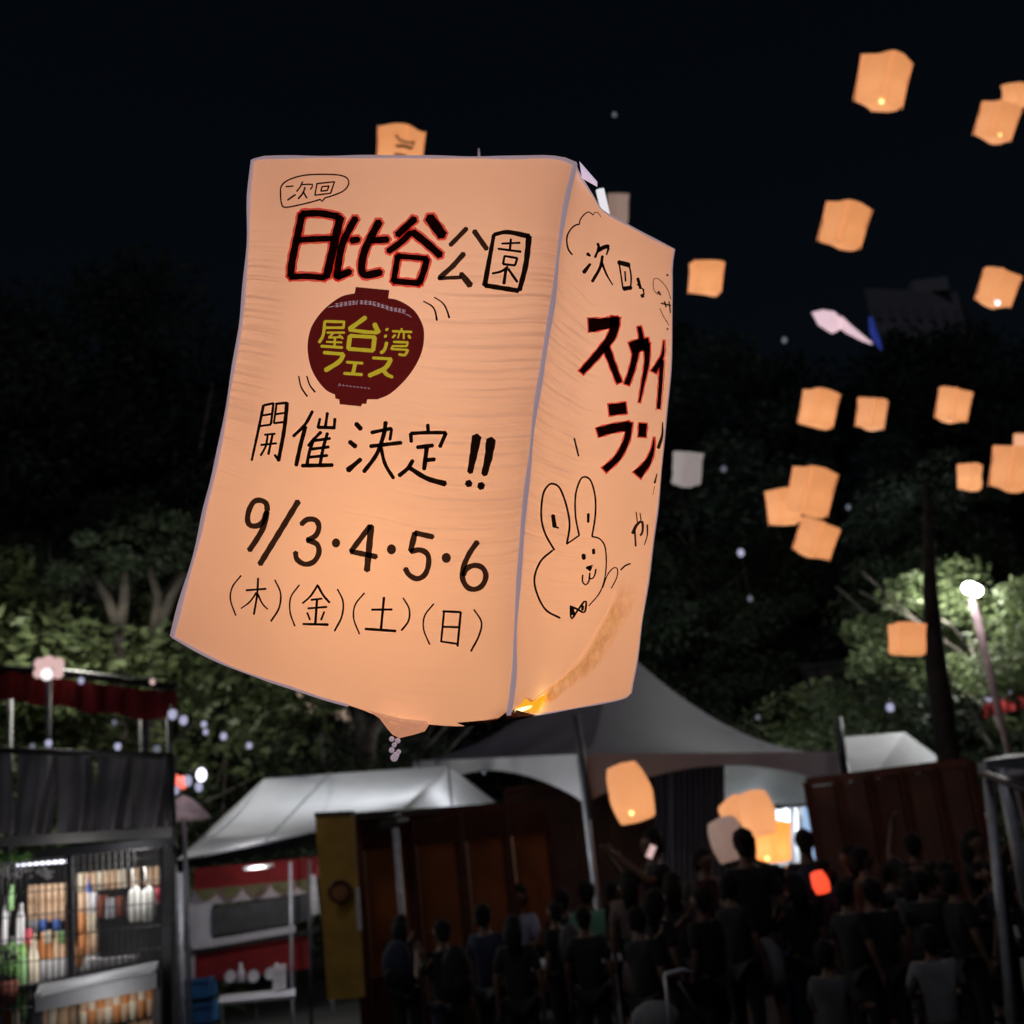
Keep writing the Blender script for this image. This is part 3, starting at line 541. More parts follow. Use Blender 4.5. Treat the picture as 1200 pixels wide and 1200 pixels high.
M['strip'] = strip_mat()
soft_strip('golden_strip', B2.to(stp1), 165 / 5.455, 85 / 5.455, M['strip'], 0.0008)['label'] = 'golden wrinkled film strip curving down to the bottom corner'
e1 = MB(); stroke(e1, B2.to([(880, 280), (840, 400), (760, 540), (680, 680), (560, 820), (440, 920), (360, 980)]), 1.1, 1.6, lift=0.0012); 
M['strip_edge'] = emat('glowing_film_edge', srgb(242, 165, 110), 0.95); e1.build('strip_edge', 'strip_edge', big)  # bright edge line of the strip is its own emission
M['glow_orange'] = soft_mat('painted_led_glow', srgb(245, 170, 40), 1.05, .6); M['glow_core'] = soft_mat('painted_glow_core', (1.0, 0.93, 0.42, 1), 2.2, .4); M['foil'] = pmat('red_foil', (0.30, 0.08, 0.06), 0.35, noise=0.6, scale=90, bump=0.8)  # LED glow painted as soft-edged emissive patches on the paper
def rnd(pts): return [(p.x, p.y) for p in smooth_curve([Vector((x, y, 0)) for x, y in pts + pts[:1]], 40)[:-1]]
M['amber'] = soft_mat('amber_glow_tint', (0.80, 0.50, 0.16, 1), 1, .3, tint=1)  # outer part of the painted LED glow, as an amber tint
am = MB(); blob(am, rnd(B2.to([(225, 1040), (290, 955), (340, 985), (420, 935), (500, 920), (545, 950), (470, 1010), (420, 1050), (385, 1082), (330, 1086), (240, 1084)])), 0.0018); soft_build(am, 'amber_glow_tint', 'amber', big)
fl = MB()
blob(fl, rnd(B2.to([(228, 1030), (262, 1000), (300, 965), (318, 1000), (380, 972), (462, 932), (446, 985), (410, 1035), (380, 1068), (340, 1074), (300, 1068), (240, 1068)])), 0.003)
fo = soft_build(fl, 'led_glow_patch', 'glow_orange', big); fo['label'] = 'orange LED glow painted on the lower corner'
fc = MB(); blob(fc, rnd(B2.to([(225, 1046), (290, 1024), (356, 1014), (338, 1040), (290, 1060), (236, 1074)])), 0.006); soft_build(fc, 'led', 'glow_core', fo)  # painted bright heart of the glow, not an LED body
# crumpled foil under the bottom edge, gathered tail and knot
def lump(name, pix, depth, mat, par=big, thick=0.012, seed=1):
    rg = random.Random(seed); mb = MB(); n = len(pix); cx = sum(p[0] for p in pix) / n; cy = sum(p[1] for p in pix) / n
    f = [PZ(x, y, depth) for x, y in pix]; mid = [PZ(cx + (x - cx) * .55 + rg.uniform(-1, 1), cy + (y - cy) * .55, depth - thick * rg.uniform(.4, 1)) for x, y in pix]
    bk = [PZ(cx + (x - cx) * .55, cy + (y - cy) * .55, depth + thick) for x, y in pix]; c = PZ(cx, cy, depth - thick * .7); b = PZ(cx, cy, depth + thick)
    mb.add(f + mid + bk + [c, b], [(i, (i + 1) % n, n + (i + 1) % n, n + i) for i in range(n)] + [((i + 1) % n, i, 2 * n + i, 2 * n + (i + 1) % n) for i in range(n)] +
           [(n + i, n + (i + 1) % n, 3 * n) for i in range(n)] + [(2 * n + (i + 1) % n, 2 * n + i, 3 * n + 1) for i in range(n)])
    return mb.build(name, mat, par)
lump('crumpled_foil', [(535, 847), (560, 846), (585, 841), (600, 830), (615, 835), (628, 838), (612, 843), (590, 846), (565, 850), (545, 851)], 1.39, 'foil', seed=3)
lump('gathered_tail', [(430, 832), (445, 836), (470, 842), (500, 845), (503, 849), (498, 857), (485, 861), (468, 865), (460, 861), (453, 853), (445, 842)], 1.43, 'paper', thick=0.02, seed=5)
kn = MB()
for (x, y, r) in [(459, 866, 3.2), (466, 868, 3.4), (462, 873, 3.0), (459, 879, 3.4), (467, 881, 3.0), (462, 888, 4.6), (464, 885, 4.0)]: kn.ball(PZ(x, y, 1.44), r * 1.44 / FPX, 8, 6)
M['knot'] = pmat('frosted_plastic', (0.75, 0.66, 0.66), 0.4, transl=0.3)
kn.build('light_unit', 'seam', big, True)['label'] = 'small frosted knot and weight hanging from the gathered tail'  # knot made to glow with the seam emission so it looks lit
# loose flap and white tube at the top corner
fm = MB(); fm.grid(lambda u, v: PZ(679 + 21 * u + 3 * v * (1 - u), 189 + 24 * u + v * (14 * (1 - u) + 6) , 1.40 + .05 * u + .01 * math.sin(3 * v)), 8, 4)
M['flap'] = paper_mat('loose_flap_film', srgb(176, 165, 192), 0.9, crease=False, mott=0.25); fm.build('loose_flap', 'flap', big, True)  # flap brightened by emission instead of light falling on it
lg = bpy.data.lights.new('lantern_led', 'POINT'); lg.energy = 1.36; lg.color = (1.0, 0.50, 0.22); lg.shadow_soft_size = 0.05
lo = bpy.data.objects.new('lantern_led', lg); C.objects.link(lo); lo.parent = big; lo.location = (Mc[60] + Kc[60] + Lc[60] + Rc[60]) / 4 - BASE
lg2 = bpy.data.lights.new('lantern_led', 'POINT'); lg2.energy = 0.74; lg2.color = (1.0, 0.66, 0.50); lg2.shadow_soft_size = 0.05
lo2 = bpy.data.objects.new('lantern_led', lg2); C.objects.link(lo2); lo2.parent = big; lo2.location = (Mc[25] + Kc[25] + Lc[25] + Rc[25]) / 4 - BASE
lg3 = bpy.data.lights.new('lantern_led', 'POINT'); lg3.energy = 0.05; lg3.color = (1.0, 0.62, 0.16); lg3.shadow_soft_size = 0.012
lo3 = bpy.data.objects.new('lantern_led', lg3); C.objects.link(lo3); lo3.parent = big; lo3.location = PZ(632, 822, 1.45) - BASE

# ================================================================== small sky lanterns
def lantern_meshes():
    out = {}
    for kind in ('square', 'square2', 'square3', 'round'):
        rgk = random.Random(kind); ph_ = [rgk.random() * 6 for _ in range(6)]
        rings, seg = 14, 32; vs = []; fs = []
        for i in range(rings + 1):
            v = i / rings; z = v
            if kind.startswith('square'):
                r = 0.5 * (1.0 - 0.045 * math.sin(math.pi * v)) * (1 - 0.06 * (1 - v) ** 4); ex = 11
                if v in (0.0,): r *= .93
            else: r = 0.5 * (0.62 + 0.38 * math.sin(math.pi * min(1, .12 + v * .85)) ** .7); ex = 3.2
            for j in range(seg):
                a = 2 * math.pi * (j + .5) / seg; cx, cy = math.cos(a), math.sin(a)
                k = (abs(cx) ** ex + abs(cy) ** ex) ** (-1 / ex); k *= 1 + .022 * math.sin(3 * a + ph_[0] + 4 * v) + .016 * math.sin(7 * a + ph_[1] - 9 * v) + .012 * math.sin(13 * v + ph_[2]); vs.append((cx * k * r, cy * k * r, z + (.035 * math.sin(2 * a + ph_[3]) if i in (0, rings) else 0)))
        for i in range(rings):
            for j in range(seg): k = (j + 1) % seg; fs.append((i * seg + j, i * seg + k, (i + 1) * seg + k, (i + 1) * seg + j))
        vs.append((0, 0, 1.06)); T = len(vs) - 1
        for j in range(seg): fs.append((rings * seg + j, rings * seg + (j + 1) % seg, T))
        vs.append((0, 0, -0.05)); Bv = len(vs) - 1
        for j in range(seg): fs.append(((j + 1) % seg, j, Bv))
        me = bpy.data.meshes.new('lantern_shell_' + kind); me.from_pydata(vs, [], fs); me.update(); me.shade_smooth(); me.materials.append(M['paper_small'])
        out[kind] = me
    mb = MB()
    for sx in (-1, 1):
        for sy in (-1, 1):
            mb.tube([(sx * .5 * (1.0 - 0.045 * math.sin(math.pi * v)) * (1 - 0.06 * (1 - v) ** 4) * .945, sy * .5 * (1.0 - 0.045 * math.sin(math.pi * v)) * (1 - 0.06 * (1 - v) ** 4) * .945, v) for v in [k / 8 for k in range(9)]], 0.013, 6)
            out['seam%d' % len(out)] = mb.mesh('lantern_seam', 'seam_small', True); mb = MB()
    out['led'] = MB().ball((0, 0, 0), 0.05, 8, 6).mesh('lantern_led', 'led', True)
    return out
LM = lantern_meshes(); LK = [0]
def lantern(px, py, wpx, hpx, label, yaw=30, tilt=0, mat='paper_small', kind='square', side=0.32, led=None, lean=0):
    fac = (abs(math.cos(R(yaw))) + abs(math.sin(R(yaw)))) * .93 if kind == 'square' else 1.0
    d = side * fac * FPX / (wpx * .96); c = PZ(px, py, d); el = math.atan2(c.z - CAM.z, math.hypot(c.x, c.y))
    lean += math.degrees(el) * .72; el *= .28; h = max(.5 * side, (hpx * 1.10 * d / FPX - side * fac * math.sin(abs(el)) * .85) / math.cos(el))
    o = empty('sky_lantern', (0, 0, 0), label, 'lantern', 'sky lanterns floating over the festival')
    Rm = Euler((R(lean), R(tilt), R(yaw)), 'XYZ').to_matrix()
    Rm = Matrix.Rotation(R(tilt), 3, 'Y') @ Matrix.Rotation(R(lean), 3, 'X') @ Matrix.Rotation(R(yaw), 3, 'Z')
    o.rotation_euler = Rm.to_euler(); o.location = c - Rm @ Vector((0, 0, h / 2))
    LK[0] += 1; s = link('paper_shell', LM[kind if kind == 'round' else ('square', 'square2', 'square3')[LK[0] % 3]], o); s.scale = (side, side, h)
    if mat != 'paper_small': s.material_slots[0].link = 'OBJECT'; s.material_slots[0].material = M[mat]
    if kind == 'square' and wpx > 33 and mat == 'paper_small': [setattr(link('seam_tape', LM[q], o), 'scale', (side, side, h)) for q in LM if q.startswith('seam')]
    if wpx > 30 and mat in ('paper_small', 'paper_hot'):
        ll = bpy.data.lights.new('lantern_led', 'POINT'); ll.energy = (.20, .34, .26, .40)[LK[0] % 4] if mat == 'paper_small' else .7; ll.color = (1, .60, .30); ll.shadow_soft_size = .04
        lo_ = bpy.data.objects.new('lantern_led', ll); C.objects.link(lo_); lo_.parent = o; lo_.location = (0, 0, h * .3)
    if led:
        p = PZ(led[0], led[1], d - side * .62); l = link('led', LM['led'], o); k = led[2] * d / FPX / 0.05; l.scale = (k, k, k)
        l.location = Rm.inverted() @ (p - o.location)
        if led[3:]: l.material_slots[0].link = 'OBJECT'; l.material_slots[0].material = M[led[3]]
    return o
lantern(1034, 96, 62, 56, 'largest lantern of the upper right, bright warm light at its lower rim', 48, 18, led=(1033, 119, 2.6), lean=-4)
lantern(1168, 143, 45, 40, 'glowing lantern near the top right corner, lower left of the one it overlaps', 28, 24, led=(1172, 158, 1.4))
lantern(1190, 113, 33, 27, 'small glowing lantern cut by the right edge, touching the lantern below it', 40, 2)
lantern(989, 264, 54, 48, 'glowing lantern alone in the sky below the largest upper right one', 35, 22)
lantern(827, 326, 38, 35, 'small squarish lantern alone just right of the huge lantern', 4, 12)
lantern(1169, 338, 43, 38, 'glowing lantern with a small white light at its base, right of the kite', 30, 26, led=(1169, 355, 2.6, 'led_white'))
lantern(959, 479, 42, 40, 'leftmost of the three lanterns in a row below the kite', 24, 19)
lantern(1021, 485, 35, 33, 'pinkish middle lantern of the row of three below the kite', 38, 15)
lantern(1117, 475, 38, 35, 'rightmost of the three lanterns in a row, below the far building', 32, 18)
lantern(950, 576, 52, 50, 'uppermost and biggest lantern of the touching group of three', 28, 21)
lantern(918, 594, 36, 38, 'small lantern partly hidden at the left of the touching group of three', 12, 2)
lantern(956, 632, 48, 38, 'lowest lantern of the touching group of three, a corner turned forward', 44, 26)
lantern(1136, 559, 31, 28, 'small six cornered lantern left of the pair at the right edge', 45, 10, side=.26)
lantern(1186, 549, 46, 46, 'large glowing lantern at the right edge, in front of another', 24, 17)
lantern(1200, 528, 24, 34, 'narrow sliver of a lantern peeking out at the right edge behind another', 20, 12)
lantern(1063, 749, 36, 33, 'small orange lantern alone before the trees left of the floodlight', 3, 9)
lantern(738, 929, 48, 58, 'rounded tall lantern under the dark canopy, glowing dot at its base', 20, -10, kind='round', led=(740, 953, 2.6))
lantern(805, 550, 36, 36, 'unlit grey lantern hanging in the dark right of the rabbit doodle', 24, 12, mat='paper_grey')
lantern(887, 953, 38, 44, 'peach lantern on top of the bunch held over the crowd', 30, -4, kind='round')
lantern(861, 950, 34, 26, 'pale lantern at the back left of the bunch over the crowd', 30, -30, kind='round')
lantern(906, 986, 44, 40, 'brightest orange lantern of the bunch over the crowd, dot of light below', 35, 8, mat='paper_hot', led=(899, 1006, 2.4))
lantern(853, 983, 40, 42, 'dim brownish lantern at the lower left of the bunch over the crowd', 40, -14, mat='paper_dusk', kind='round')
lantern(926, 1008, 12, 20, 'thin orange lantern tip between two heads under the brightest lantern', 10, 0, mat='paper_hot', kind='round')
M['paper_red'] = paper_mat('lit_red_paper', srgb(235, 70, 40), 0.9, crease=False, mott=0.1)
lantern(961, 1034, 19, 22, 'little round red paper lantern among the crowd', 10, -10, mat='paper_red', kind='round', side=0.135)
lantern(1142, 962, 28, 30, 'dull grey unlit lantern before the dark red booth at right', 20, 0, mat='paper_dusk', kind='round')
tp = lantern(469, 178, 54, 54, 'small lantern with black writing peeking over the huge lantern', -24, 12)
# writing on it: bars on the face towards the camera
lm = MB(); dd = 0.32 * 1.21 * FPX / 52 - 0.26
for pts, wd in [([(464, 158), (468, 164), (478, 167), (486, 167)], 2.6), ([(464, 171), (473, 171), (483, 174)], 3.6), ([(462, 181), (476, 183)], 3.6), ([(486, 165), (483, 174)], 1.4)]:
    P = [PZ(x, y, dd) for x, y in pts]; o = MB().tube(P, wd / 2 * dd / FPX, 6).build('lettering', 'black_metal', None); o.parent = tp; o.matrix_parent_inverse = (Matrix.Translation(tp.location) @ tp.rotation_euler.to_matrix().to_4x4()).inverted()
tg = lantern(724, 246, 26, 34, 'dim grey lantern half hidden behind the top corner of the huge lantern', 25, 8, mat='paper_dusk')
pr = MB().tube([PZ(703, 222, 2.2), PZ(710, 252, 2.2)], 0.0078, 8).build('pale_rod', 'led_white', None, True); M['stick'] = emat('pale_stick', (0.8, 0.78, 0.82, 1), 1.0)  # white rod made bright by emission; it is no lamp
pr.data.materials[0] = M['stick']; tag(pr, 'short white rod, painted bright, rising behind the top corner of the huge lantern', 'rod')
sp = MB().tube([PZ(561, 174, 2.4), PZ(561.5, 186, 2.4)], [0.001, 0.003], 6).build('pale_rod', 'seam', None, True); tag(sp, 'tiny pale spike above the middle of the huge lantern top edge', 'rod')
# kite
def kite():
    A1 = [(951, 366), (964, 363), (978, 365), (990, 378), (985, 386), (975, 391), (959, 381)]
    root = empty('kite', W(975, 378, 16), 'pale pink pointed kite with a thin tail and blue end tail below the far building', 'kite')
    def sheet(pix, nm, m):
        n = len(pix); cx = sum(p[0] for p in pix) / n; cy = sum(p[1] for p in pix) / n
        f = [W(x, y, 16) for x, y in pix]; mb = MB(); mb.add(f + [W(cx, cy, 15.8), W(cx, cy, 16.1)], [(i, (i + 1) % n, n) for i in range(n)] + [((i + 1) % n, i, n + 1) for i in range(n)])
        return mb.build(nm, m, root)
    M['kite'] = pmat('pink_nylon', (0.85, 0.66, 0.78), 0.6, transl=0.5); M['kite_glow'] = paper_mat('glowing_pink_nylon', srgb(196, 172, 190), 0.75, crease=False)  # kite cloth brightened by emission, though it carries no lamp
    M['kite_blue'] = paper_mat('glowing_blue_nylon', srgb(38, 52, 120), 0.6, base=(0.1, 0.15, 0.5, 1), crease=False)
    sheet(A1, 'sail', 'kite_glow')
    MB().tube([W(982, 375, 16), W(995, 386, 16), (W(1010, 396, 16)), W(1022, 403, 16)], [0.075, 0.065, 0.04, 0.012], 6).build('tail', 'kite_glow', root, True)
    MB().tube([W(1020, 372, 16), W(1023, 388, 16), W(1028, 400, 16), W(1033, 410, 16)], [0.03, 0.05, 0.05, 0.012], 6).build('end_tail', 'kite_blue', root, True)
kite()

# ================================================================== ground
g = MB().grid(lambda u, v: Vector((-400 + 800 * u, -60 + 900 * v, 0.0)), 40, 40).build('ground', 'ground'); tag(g, kind='structure')

# ================================================================== tents
def leg(par, top, r=0.022, mat='pole', z=0.0):
    return MB().tube([(top[0], top[1], z), tuple(top)], r, 10).build('leg', mat, par, True)
def light(par, loc, e, col=(1, .95, .95), typ='POINT', size=0.08, rot=None, angle=120):
    l = bpy.data.lights.new('lamp_light', typ); l.energy = e; l.color = col; l.shadow_soft_size = size
    if typ == 'SPOT': l.spot_size = R(angle); l.spot_blend = 0.6
    o = bpy.data.objects.new('lamp_light', l); C.objects.link(o); o.parent = par; o.location = Vector(loc) - (par.location if par else Vector())
    if rot: o.rotation_euler = rot
    return o
def panel_fn(a, b, c, d, sag):
    a, b, c, d = map(Vector, (a, b, c, d))   # a-b upper edge, d-c lower
    return lambda u, v: (a.lerp(b, u)).lerp(d.lerp(c, u), v) - Vector((0, 0, sag * math.sin(math.pi * v) * (0.6 + 0.4 * math.sin(math.pi * u)))) 
# left white tent
rA, rB = W(310, 912, 15.2), W(525, 897, 15.8)
eC, eD, eE = W(207, 1008, 13.4), W(462, 956, 12.6), W(581, 940, 16.4); eF = eC + (eE - eD); eF.z = eE.z
tw = empty('festival_tent', ((eC + eE) / 2).xy.to_3d(), 'white ridge roofed festival tent left of centre over the food stall, lit from within', 'tent')
MB().grid(panel_fn(rA, rB, eD, eC, 0.16), 14, 10).build('roof_panel', 'tent_white', tw, True)
MB().grid(panel_fn(rB, rA, eF, eE, 0.1), 10, 8).build('roof_panel', 'tent_white', tw, True)
gm = (eD + eE) / 2
MB().grid(panel_fn(rB, rB, gm, eD, 0.0), 6, 6).build('gable_panel', 'tent_white', tw, True)
MB().grid(panel_fn(rB, rB, eE, gm, 0.0), 6, 6).build('gable_panel', 'tent_white', tw, True)
MB().grid(panel_fn(rA, rA, eC, eF, 0.0), 6, 6).build('gable_panel', 'tent_white', tw, True)
MB().beam(rB, gm, 0.03).build('gable_seam', 'pole', tw)
for p in (rA.lerp(rB, .35),): MB().tube([p + Vector((0, 0, .005)), eC.lerp(eD, .42) + Vector((0, -.02, .0))], 0.012, 6).build('roof_seam', 'pole', tw)
for a, b in ((eC, eD), (eD, eE), (eC, eF), (rA, rB), (eE, eF)): MB().beam(a - Vector((0, 0, .05)), b - Vector((0, 0, .05)), 0.05).build('frame_bar', 'pole' if a is eC and b is eD else 'dark_pole', tw)
vb = MB().grid(lambda u, v: eC.lerp(eD, u) + Vector((0, -0.03, -0.02 - v * (0.10 + 0.02 * math.sin(u * 60)))), 60, 2).build('valance', 'black_metal', tw)
for p in (eC, eE, eF): leg(tw, p - Vector((0, 0, .05)), 0.04 if p is eC else 0.03)
leg(tw, eD - Vector((0, 0, .12)), 0.035)
# pagoda tent (grey)
def pagoda(name, label, peak, corners, mat, vmat, val, legs, sagp=1.9, cat='tent'):
    root = empty(name, Vector((sum(c.x for c in corners) / 4, sum(c.y for c in corners) / 4, 0)), label, cat)
    n = len(corners)
    for k in range(n):
        a, b = corners[k], corners[(k + 1) % n]
        def fn(u, v, a=a, b=b):
            e = a.lerp(b, u); h = peak.lerp(e, v); h.z = e.z + (peak.z - e.z) * (1 - v) ** sagp; return h
        MB().grid(fn, 16, 16).build('roof_panel', mat, root, True)
        if val and k < 2:
            def fv(u, v, a=a, b=b):
                e = a.lerp(b, u); dr = val * (1 - 0.72 * math.sin(math.pi * u) ** 0.8); return e + Vector((0, 0, -v * dr)) + (e - peak).xy.normalized().to_3d() * 0.02
            MB().grid(fv, 24, 3).build('valance', vmat, root, True)
        if k in legs: MB().tube([(a.x, a.y, 0), a - Vector((0, 0, .02))], 0.045, 10).build('leg', 'pole' if k != 9 else 'dark_pole', root, True)
    MB().tube([peak - Vector((0, 0, .1)), peak + Vector((0, 0, .35))], [0.05, 0.02], 8).build('finial', 'dark_pole', root, True)
    return root
cl_, cf, cr = W(487, 892, 19.5), W(679, 884, 15.5), W(988, 881, 18.5)
zc = (cl_.z + cf.z + cr.z) / 3; cb = cl_ + cr - cf; cb.z = zc
pk = W(712, 742, 19.5)
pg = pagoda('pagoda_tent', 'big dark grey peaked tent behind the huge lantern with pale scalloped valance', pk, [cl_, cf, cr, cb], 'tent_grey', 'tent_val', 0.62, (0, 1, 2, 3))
for a, b in ((cl_, cf), (cf, cr)): MB().beam(a + Vector((0, .05, -.03)), b + Vector((0, .05, -.03)), 0.05).build('frame_bar', 'dark_pole', pg)
MB().tube([cf + Vector((0, -.06, .5)), W(693, 960, 15.4)], [0.05, 0.055], 8).build('leg_wrap', 'dark_pole', pg, True)
MB().tube([cr + Vector((0.0, -.06, .5)), W(990, 905, 18.3)], [0.06, 0.06], 8).build('leg_wrap', 'dark_pole', pg, True)
# far white tent whose lit underside shows at right
def wall_panels(name, label, cat, a, b, z0, z1, n, matp, matf, t=0.05, gap=0.02, tilt=0, rail=0.06, group=None, part='panel'):
    """an upright run of panels between a and b (xy), frame posts between"""
    a, b = Vector((a[0], a[1], 0)), Vector((b[0], b[1], 0)); root = empty(name, (a + b) / 2, label, cat, group)
    d = (b - a); u = d.normalized(); nn = Vector((u.y, -u.x, 0))
    for k in range(n):
        p, q = a + d * (k / n) + u * rail, a + d * ((k + 1) / n) - u * rail
        MB().slab([p + Vector((0, 0, z0)), q + Vector((0, 0, z0)), q + Vector((0, 0, z1 - rail)), p + Vector((0, 0, z1 - rail))], t).build(part, matp, root)
    for k in range(n + 1):
        p = a + d * (k / n); MB().beam(p + Vector((0, 0, 0)), p + Vector((0, 0, z1)), rail * 1.4, t * 1.9).build('post', matf, root)
    MB().beam(a + Vector((0, 0, z1)), b + Vector((0, 0, z1)), t * 1.5, rail * 1.5).build('top_rail', matf, root)
    return root
fa, fb = W(843, 889, 23), W(990, 897, 22)
far = empty('festival_tent', Vector((fa.x, 24, 0)), 'white tent glimpsed under the right end of the dark canopy, brightly lit inside', 'tent')
MB().grid(lambda u, v: W(836 + 152 * u + 6 * v, 884 + 14 * u * u + v * (60 - 10 * u), 25 - 2.0 * v + .25 * math.sin(u * 9 + v * 2)), 24, 10).build('roof_panel', 'tent_white', far, True)
MB().grid(lambda u, v: W(900 + 40 * u, 947 - 4 * u + v * 70, 22 + .12 * math.sin(u * 14)), 16, 4).build('side_curtain', 'tent_white', far, True)
MB().beam(W(898, 948, 20.6), W(962, 941, 20.6), 0.06).build('frame_bar', 'pole', far)
MB().tube([W(937, 944, 21), W(941, 1040, 21)], 0.035, 8).build('leg', 'pole', far, True)
dg = MB(); dg.slab([W(938, 1030, 24.2), W(970, 1025, 24.2), W(966, 958, 24.2), W(938, 943, 24.2)], 0.05); dg.build('doorway_glow', 'door_glow', far)['label'] = 'pale blue glowing panel in place of the lit doorway'
light(far, W(915, 965, 22.4), 110, (.85, .92, 1.0)); 
# small white ridge tent at right
sA, sB, sC, sD, sE = W(987, 864, 20), W(1060, 858, 20.5), W(1112, 896, 21.5), W(1027, 905, 18.5), W(985, 912, 18.4)
rt = empty('festival_tent', Vector((sB.x, 20, 0)), 'small white ridge tent roof at right above the dark red booth', 'tent')
MB().grid(panel_fn(sA, sB, sD, sE, 0.05), 8, 6).build('roof_panel', 'tent_white', rt, True)
MB().grid(panel_fn(sB, sB, sC, sD, 0.0), 8, 6).build('gable_panel', 'tent_white', rt, True)
sF = sE + sC - sD
MB().grid(panel_fn(sB, sA, sF, sC, 0.0), 8, 6).build('roof_panel', 'tent_white', rt, True)
for p in (sD, sC, sE, sF): leg(rt, p, 0.03, 'dark_pole')
light(rt, Vector((sB.x, 20.1, sD.z - .2)), 2.8, (1, .98, .95))
lamp_fix = lambda par, p: MB().tube([Vector(p) - Vector((.3, 0, 0)), Vector(p) + Vector((.3, 0, 0))], 0.02, 8).build('lamp_tube', 'white', par, True)
lt_p = (eC + eD + eE + eF) / 4 + Vector((0, 0, -.1)); lamp_fix(tw, lt_p)
for f3 in (.12, .38, .64, .88): light(tw, (eC.lerp(eD, f3) + eF.lerp(eE, f3)) / 2 + Vector((0, -.1, -.15)), 14 + 10 * f3, (.93, .96, 1.0), size=0.4)
# right edge tent: grey roof with two silver legs
ra, rb, rc = W(1150, 893, 9.6), W(1240, 884, 10.5), W(1262, 905, 8)
et = empty('festival_tent', Vector((ra.x, 9.6, 0)), 'grey tent corner cut by the right edge, with silver legs', 'tent')
MB().slab([ra, rb, rb + Vector((.6, 2.5, .12)), ra + Vector((1.2, 2.5, .12))], 0.02).build('roof_panel', 'tent_grey', et)
MB().beam(ra - Vector((0, 0, .04)), rb - Vector((0, 0, .04)), 0.07).build('frame_bar', 'pole', et)
MB().tube([W(1157, 905, 9.5), W(1187, 1215, 9.1)], 0.036, 10).build('leg', 'pole', et, True)
MB().tube([W(1174, 900, 9.7), W(1213, 1110, 9.9)], 0.05, 10).build('leg', 'pole', et, True)
MB().tube([W(1150, 905, 9.6), W(1215, 930, 8.0)], 0.03, 10).build('frame_bar', 'dark_pole', et, True)
lamp = MB().ball(W(1192, 908, 9.6), 0.07, 10, 6, (1.4, 1, .6)).build('lamp_shade', 'white_board', et, True)

# booths
z_of = lambda px, py, Y: W(px, py, Y).z
by = empty('ochre_board', W(395, 1000, 12.2).xy.to_3d(), 'tall ochre painted board standing in front of the white tent', 'board')
yb0, yb1 = W(371, 957, 12.15), W(414, 955, 12.0)
MB().slab([W(386, 1172, 12.15), W(426, 1168, 12.0), yb1, yb0], 0.06).build('panel', 'ochre', by)
MB().slab([yb0 + Vector((0, -.01, 0)), yb1 + Vector((0, -.01, 0)), yb1 + Vector((0, -.01, .04)), yb0 + Vector((0, -.01, .04))], 0.08).build('top_cap', 'black_metal', by)
rg_ = MB(); cc = W(399, 1045, 12.0)
rg_.tube([cc + Vector((0.10 * math.cos(a), -0.05, 0.10 * math.sin(a))) for a in [k * math.pi / 8 for k in range(17)]], 0.018, 6); rg_.build('ring_emblem', 'brown', by, True)
MB().ball(cc + Vector((0, -.035, 0)), 0.085, 14, 8, (1, .12, 1)).build('emblem_disc', 'orange_board', by, True)
MB().slab([W(417, 1040, 11.98), W(421, 1040, 11.98), W(424, 1090, 11.98), W(419, 1090, 11.98)], 0.03).build('side_strip', 'white_board', by)
bo = wall_panels('banner_booth', 'long booth wall of dim orange brown panels right of the ochre board', 'booth', W(418, 1000, 12.6), W(646, 1000, 14.4), 0.75, z_of(418, 962, 12.6), 4, 'orange_board', 'brown', 0.06, rail=0.09)
a_, b_ = W(418, 1000, 12.55), W(646, 1000, 14.35); zt = z_of(418, 962, 12.6)
MB().slab([Vector((a_.x, a_.y, zt - .3)), Vector((b_.x, b_.y, zt - .3)), Vector((b_.x, b_.y, zt - .02)), Vector((a_.x, a_.y, zt - .02))], 0.03).build('header_board', 'dark_red', bo)
MB().slab([Vector((a_.x, a_.y, .1)), Vector((b_.x, b_.y, .1)), Vector((b_.x, b_.y, .74)), Vector((a_.x, a_.y, .74))], 0.03).build('skirt_board', 'dark_red', bo)
MB().slab([Vector((a_.x, a_.y - .25, zt + .02)), W(583, 944, 14.0), W(583, 944, 14.4) + Vector((0, .1, 0)), Vector((a_.x, a_.y + .1, zt + .06))], 0.06).build('awning_edge', 'black_metal', bo)
rbd = wall_panels('banner_booth', 'dark red booth wall at right under the small white tent', 'booth', W(960, 1000, 16.5), W(1158, 1000, 15.5), 0.6, z_of(960, 915, 16.5), 5, 'dark_red', 'brown', 0.06, rail=0.07)
wall_panels('banner_booth', 'very dark red booth wall in the gloom under the dark canopy', 'booth', W(600, 1000, 21), W(765, 1000, 21), 0.3, z_of(600, 925, 21), 4, 'dark_red', 'brown', 0.06, rail=0.06)
cu = empty('curtain', W(805, 1000, 20.5).xy.to_3d(), 'charcoal curtain wall under the dark canopy behind the crowd', 'curtain')
for k in range(4):
    x0 = 765 + k * 21
    MB().grid(lambda u, v: W(x0 + 21 * u, 905 - 3 * k + v * 150, 20.5 + .05 * math.sin(u * 20 + k)), 14, 4).build('curtain_panel', 'tent_grey', cu, True)
# red and orange shapes in the gloom (paper lantern decoration on the booth)

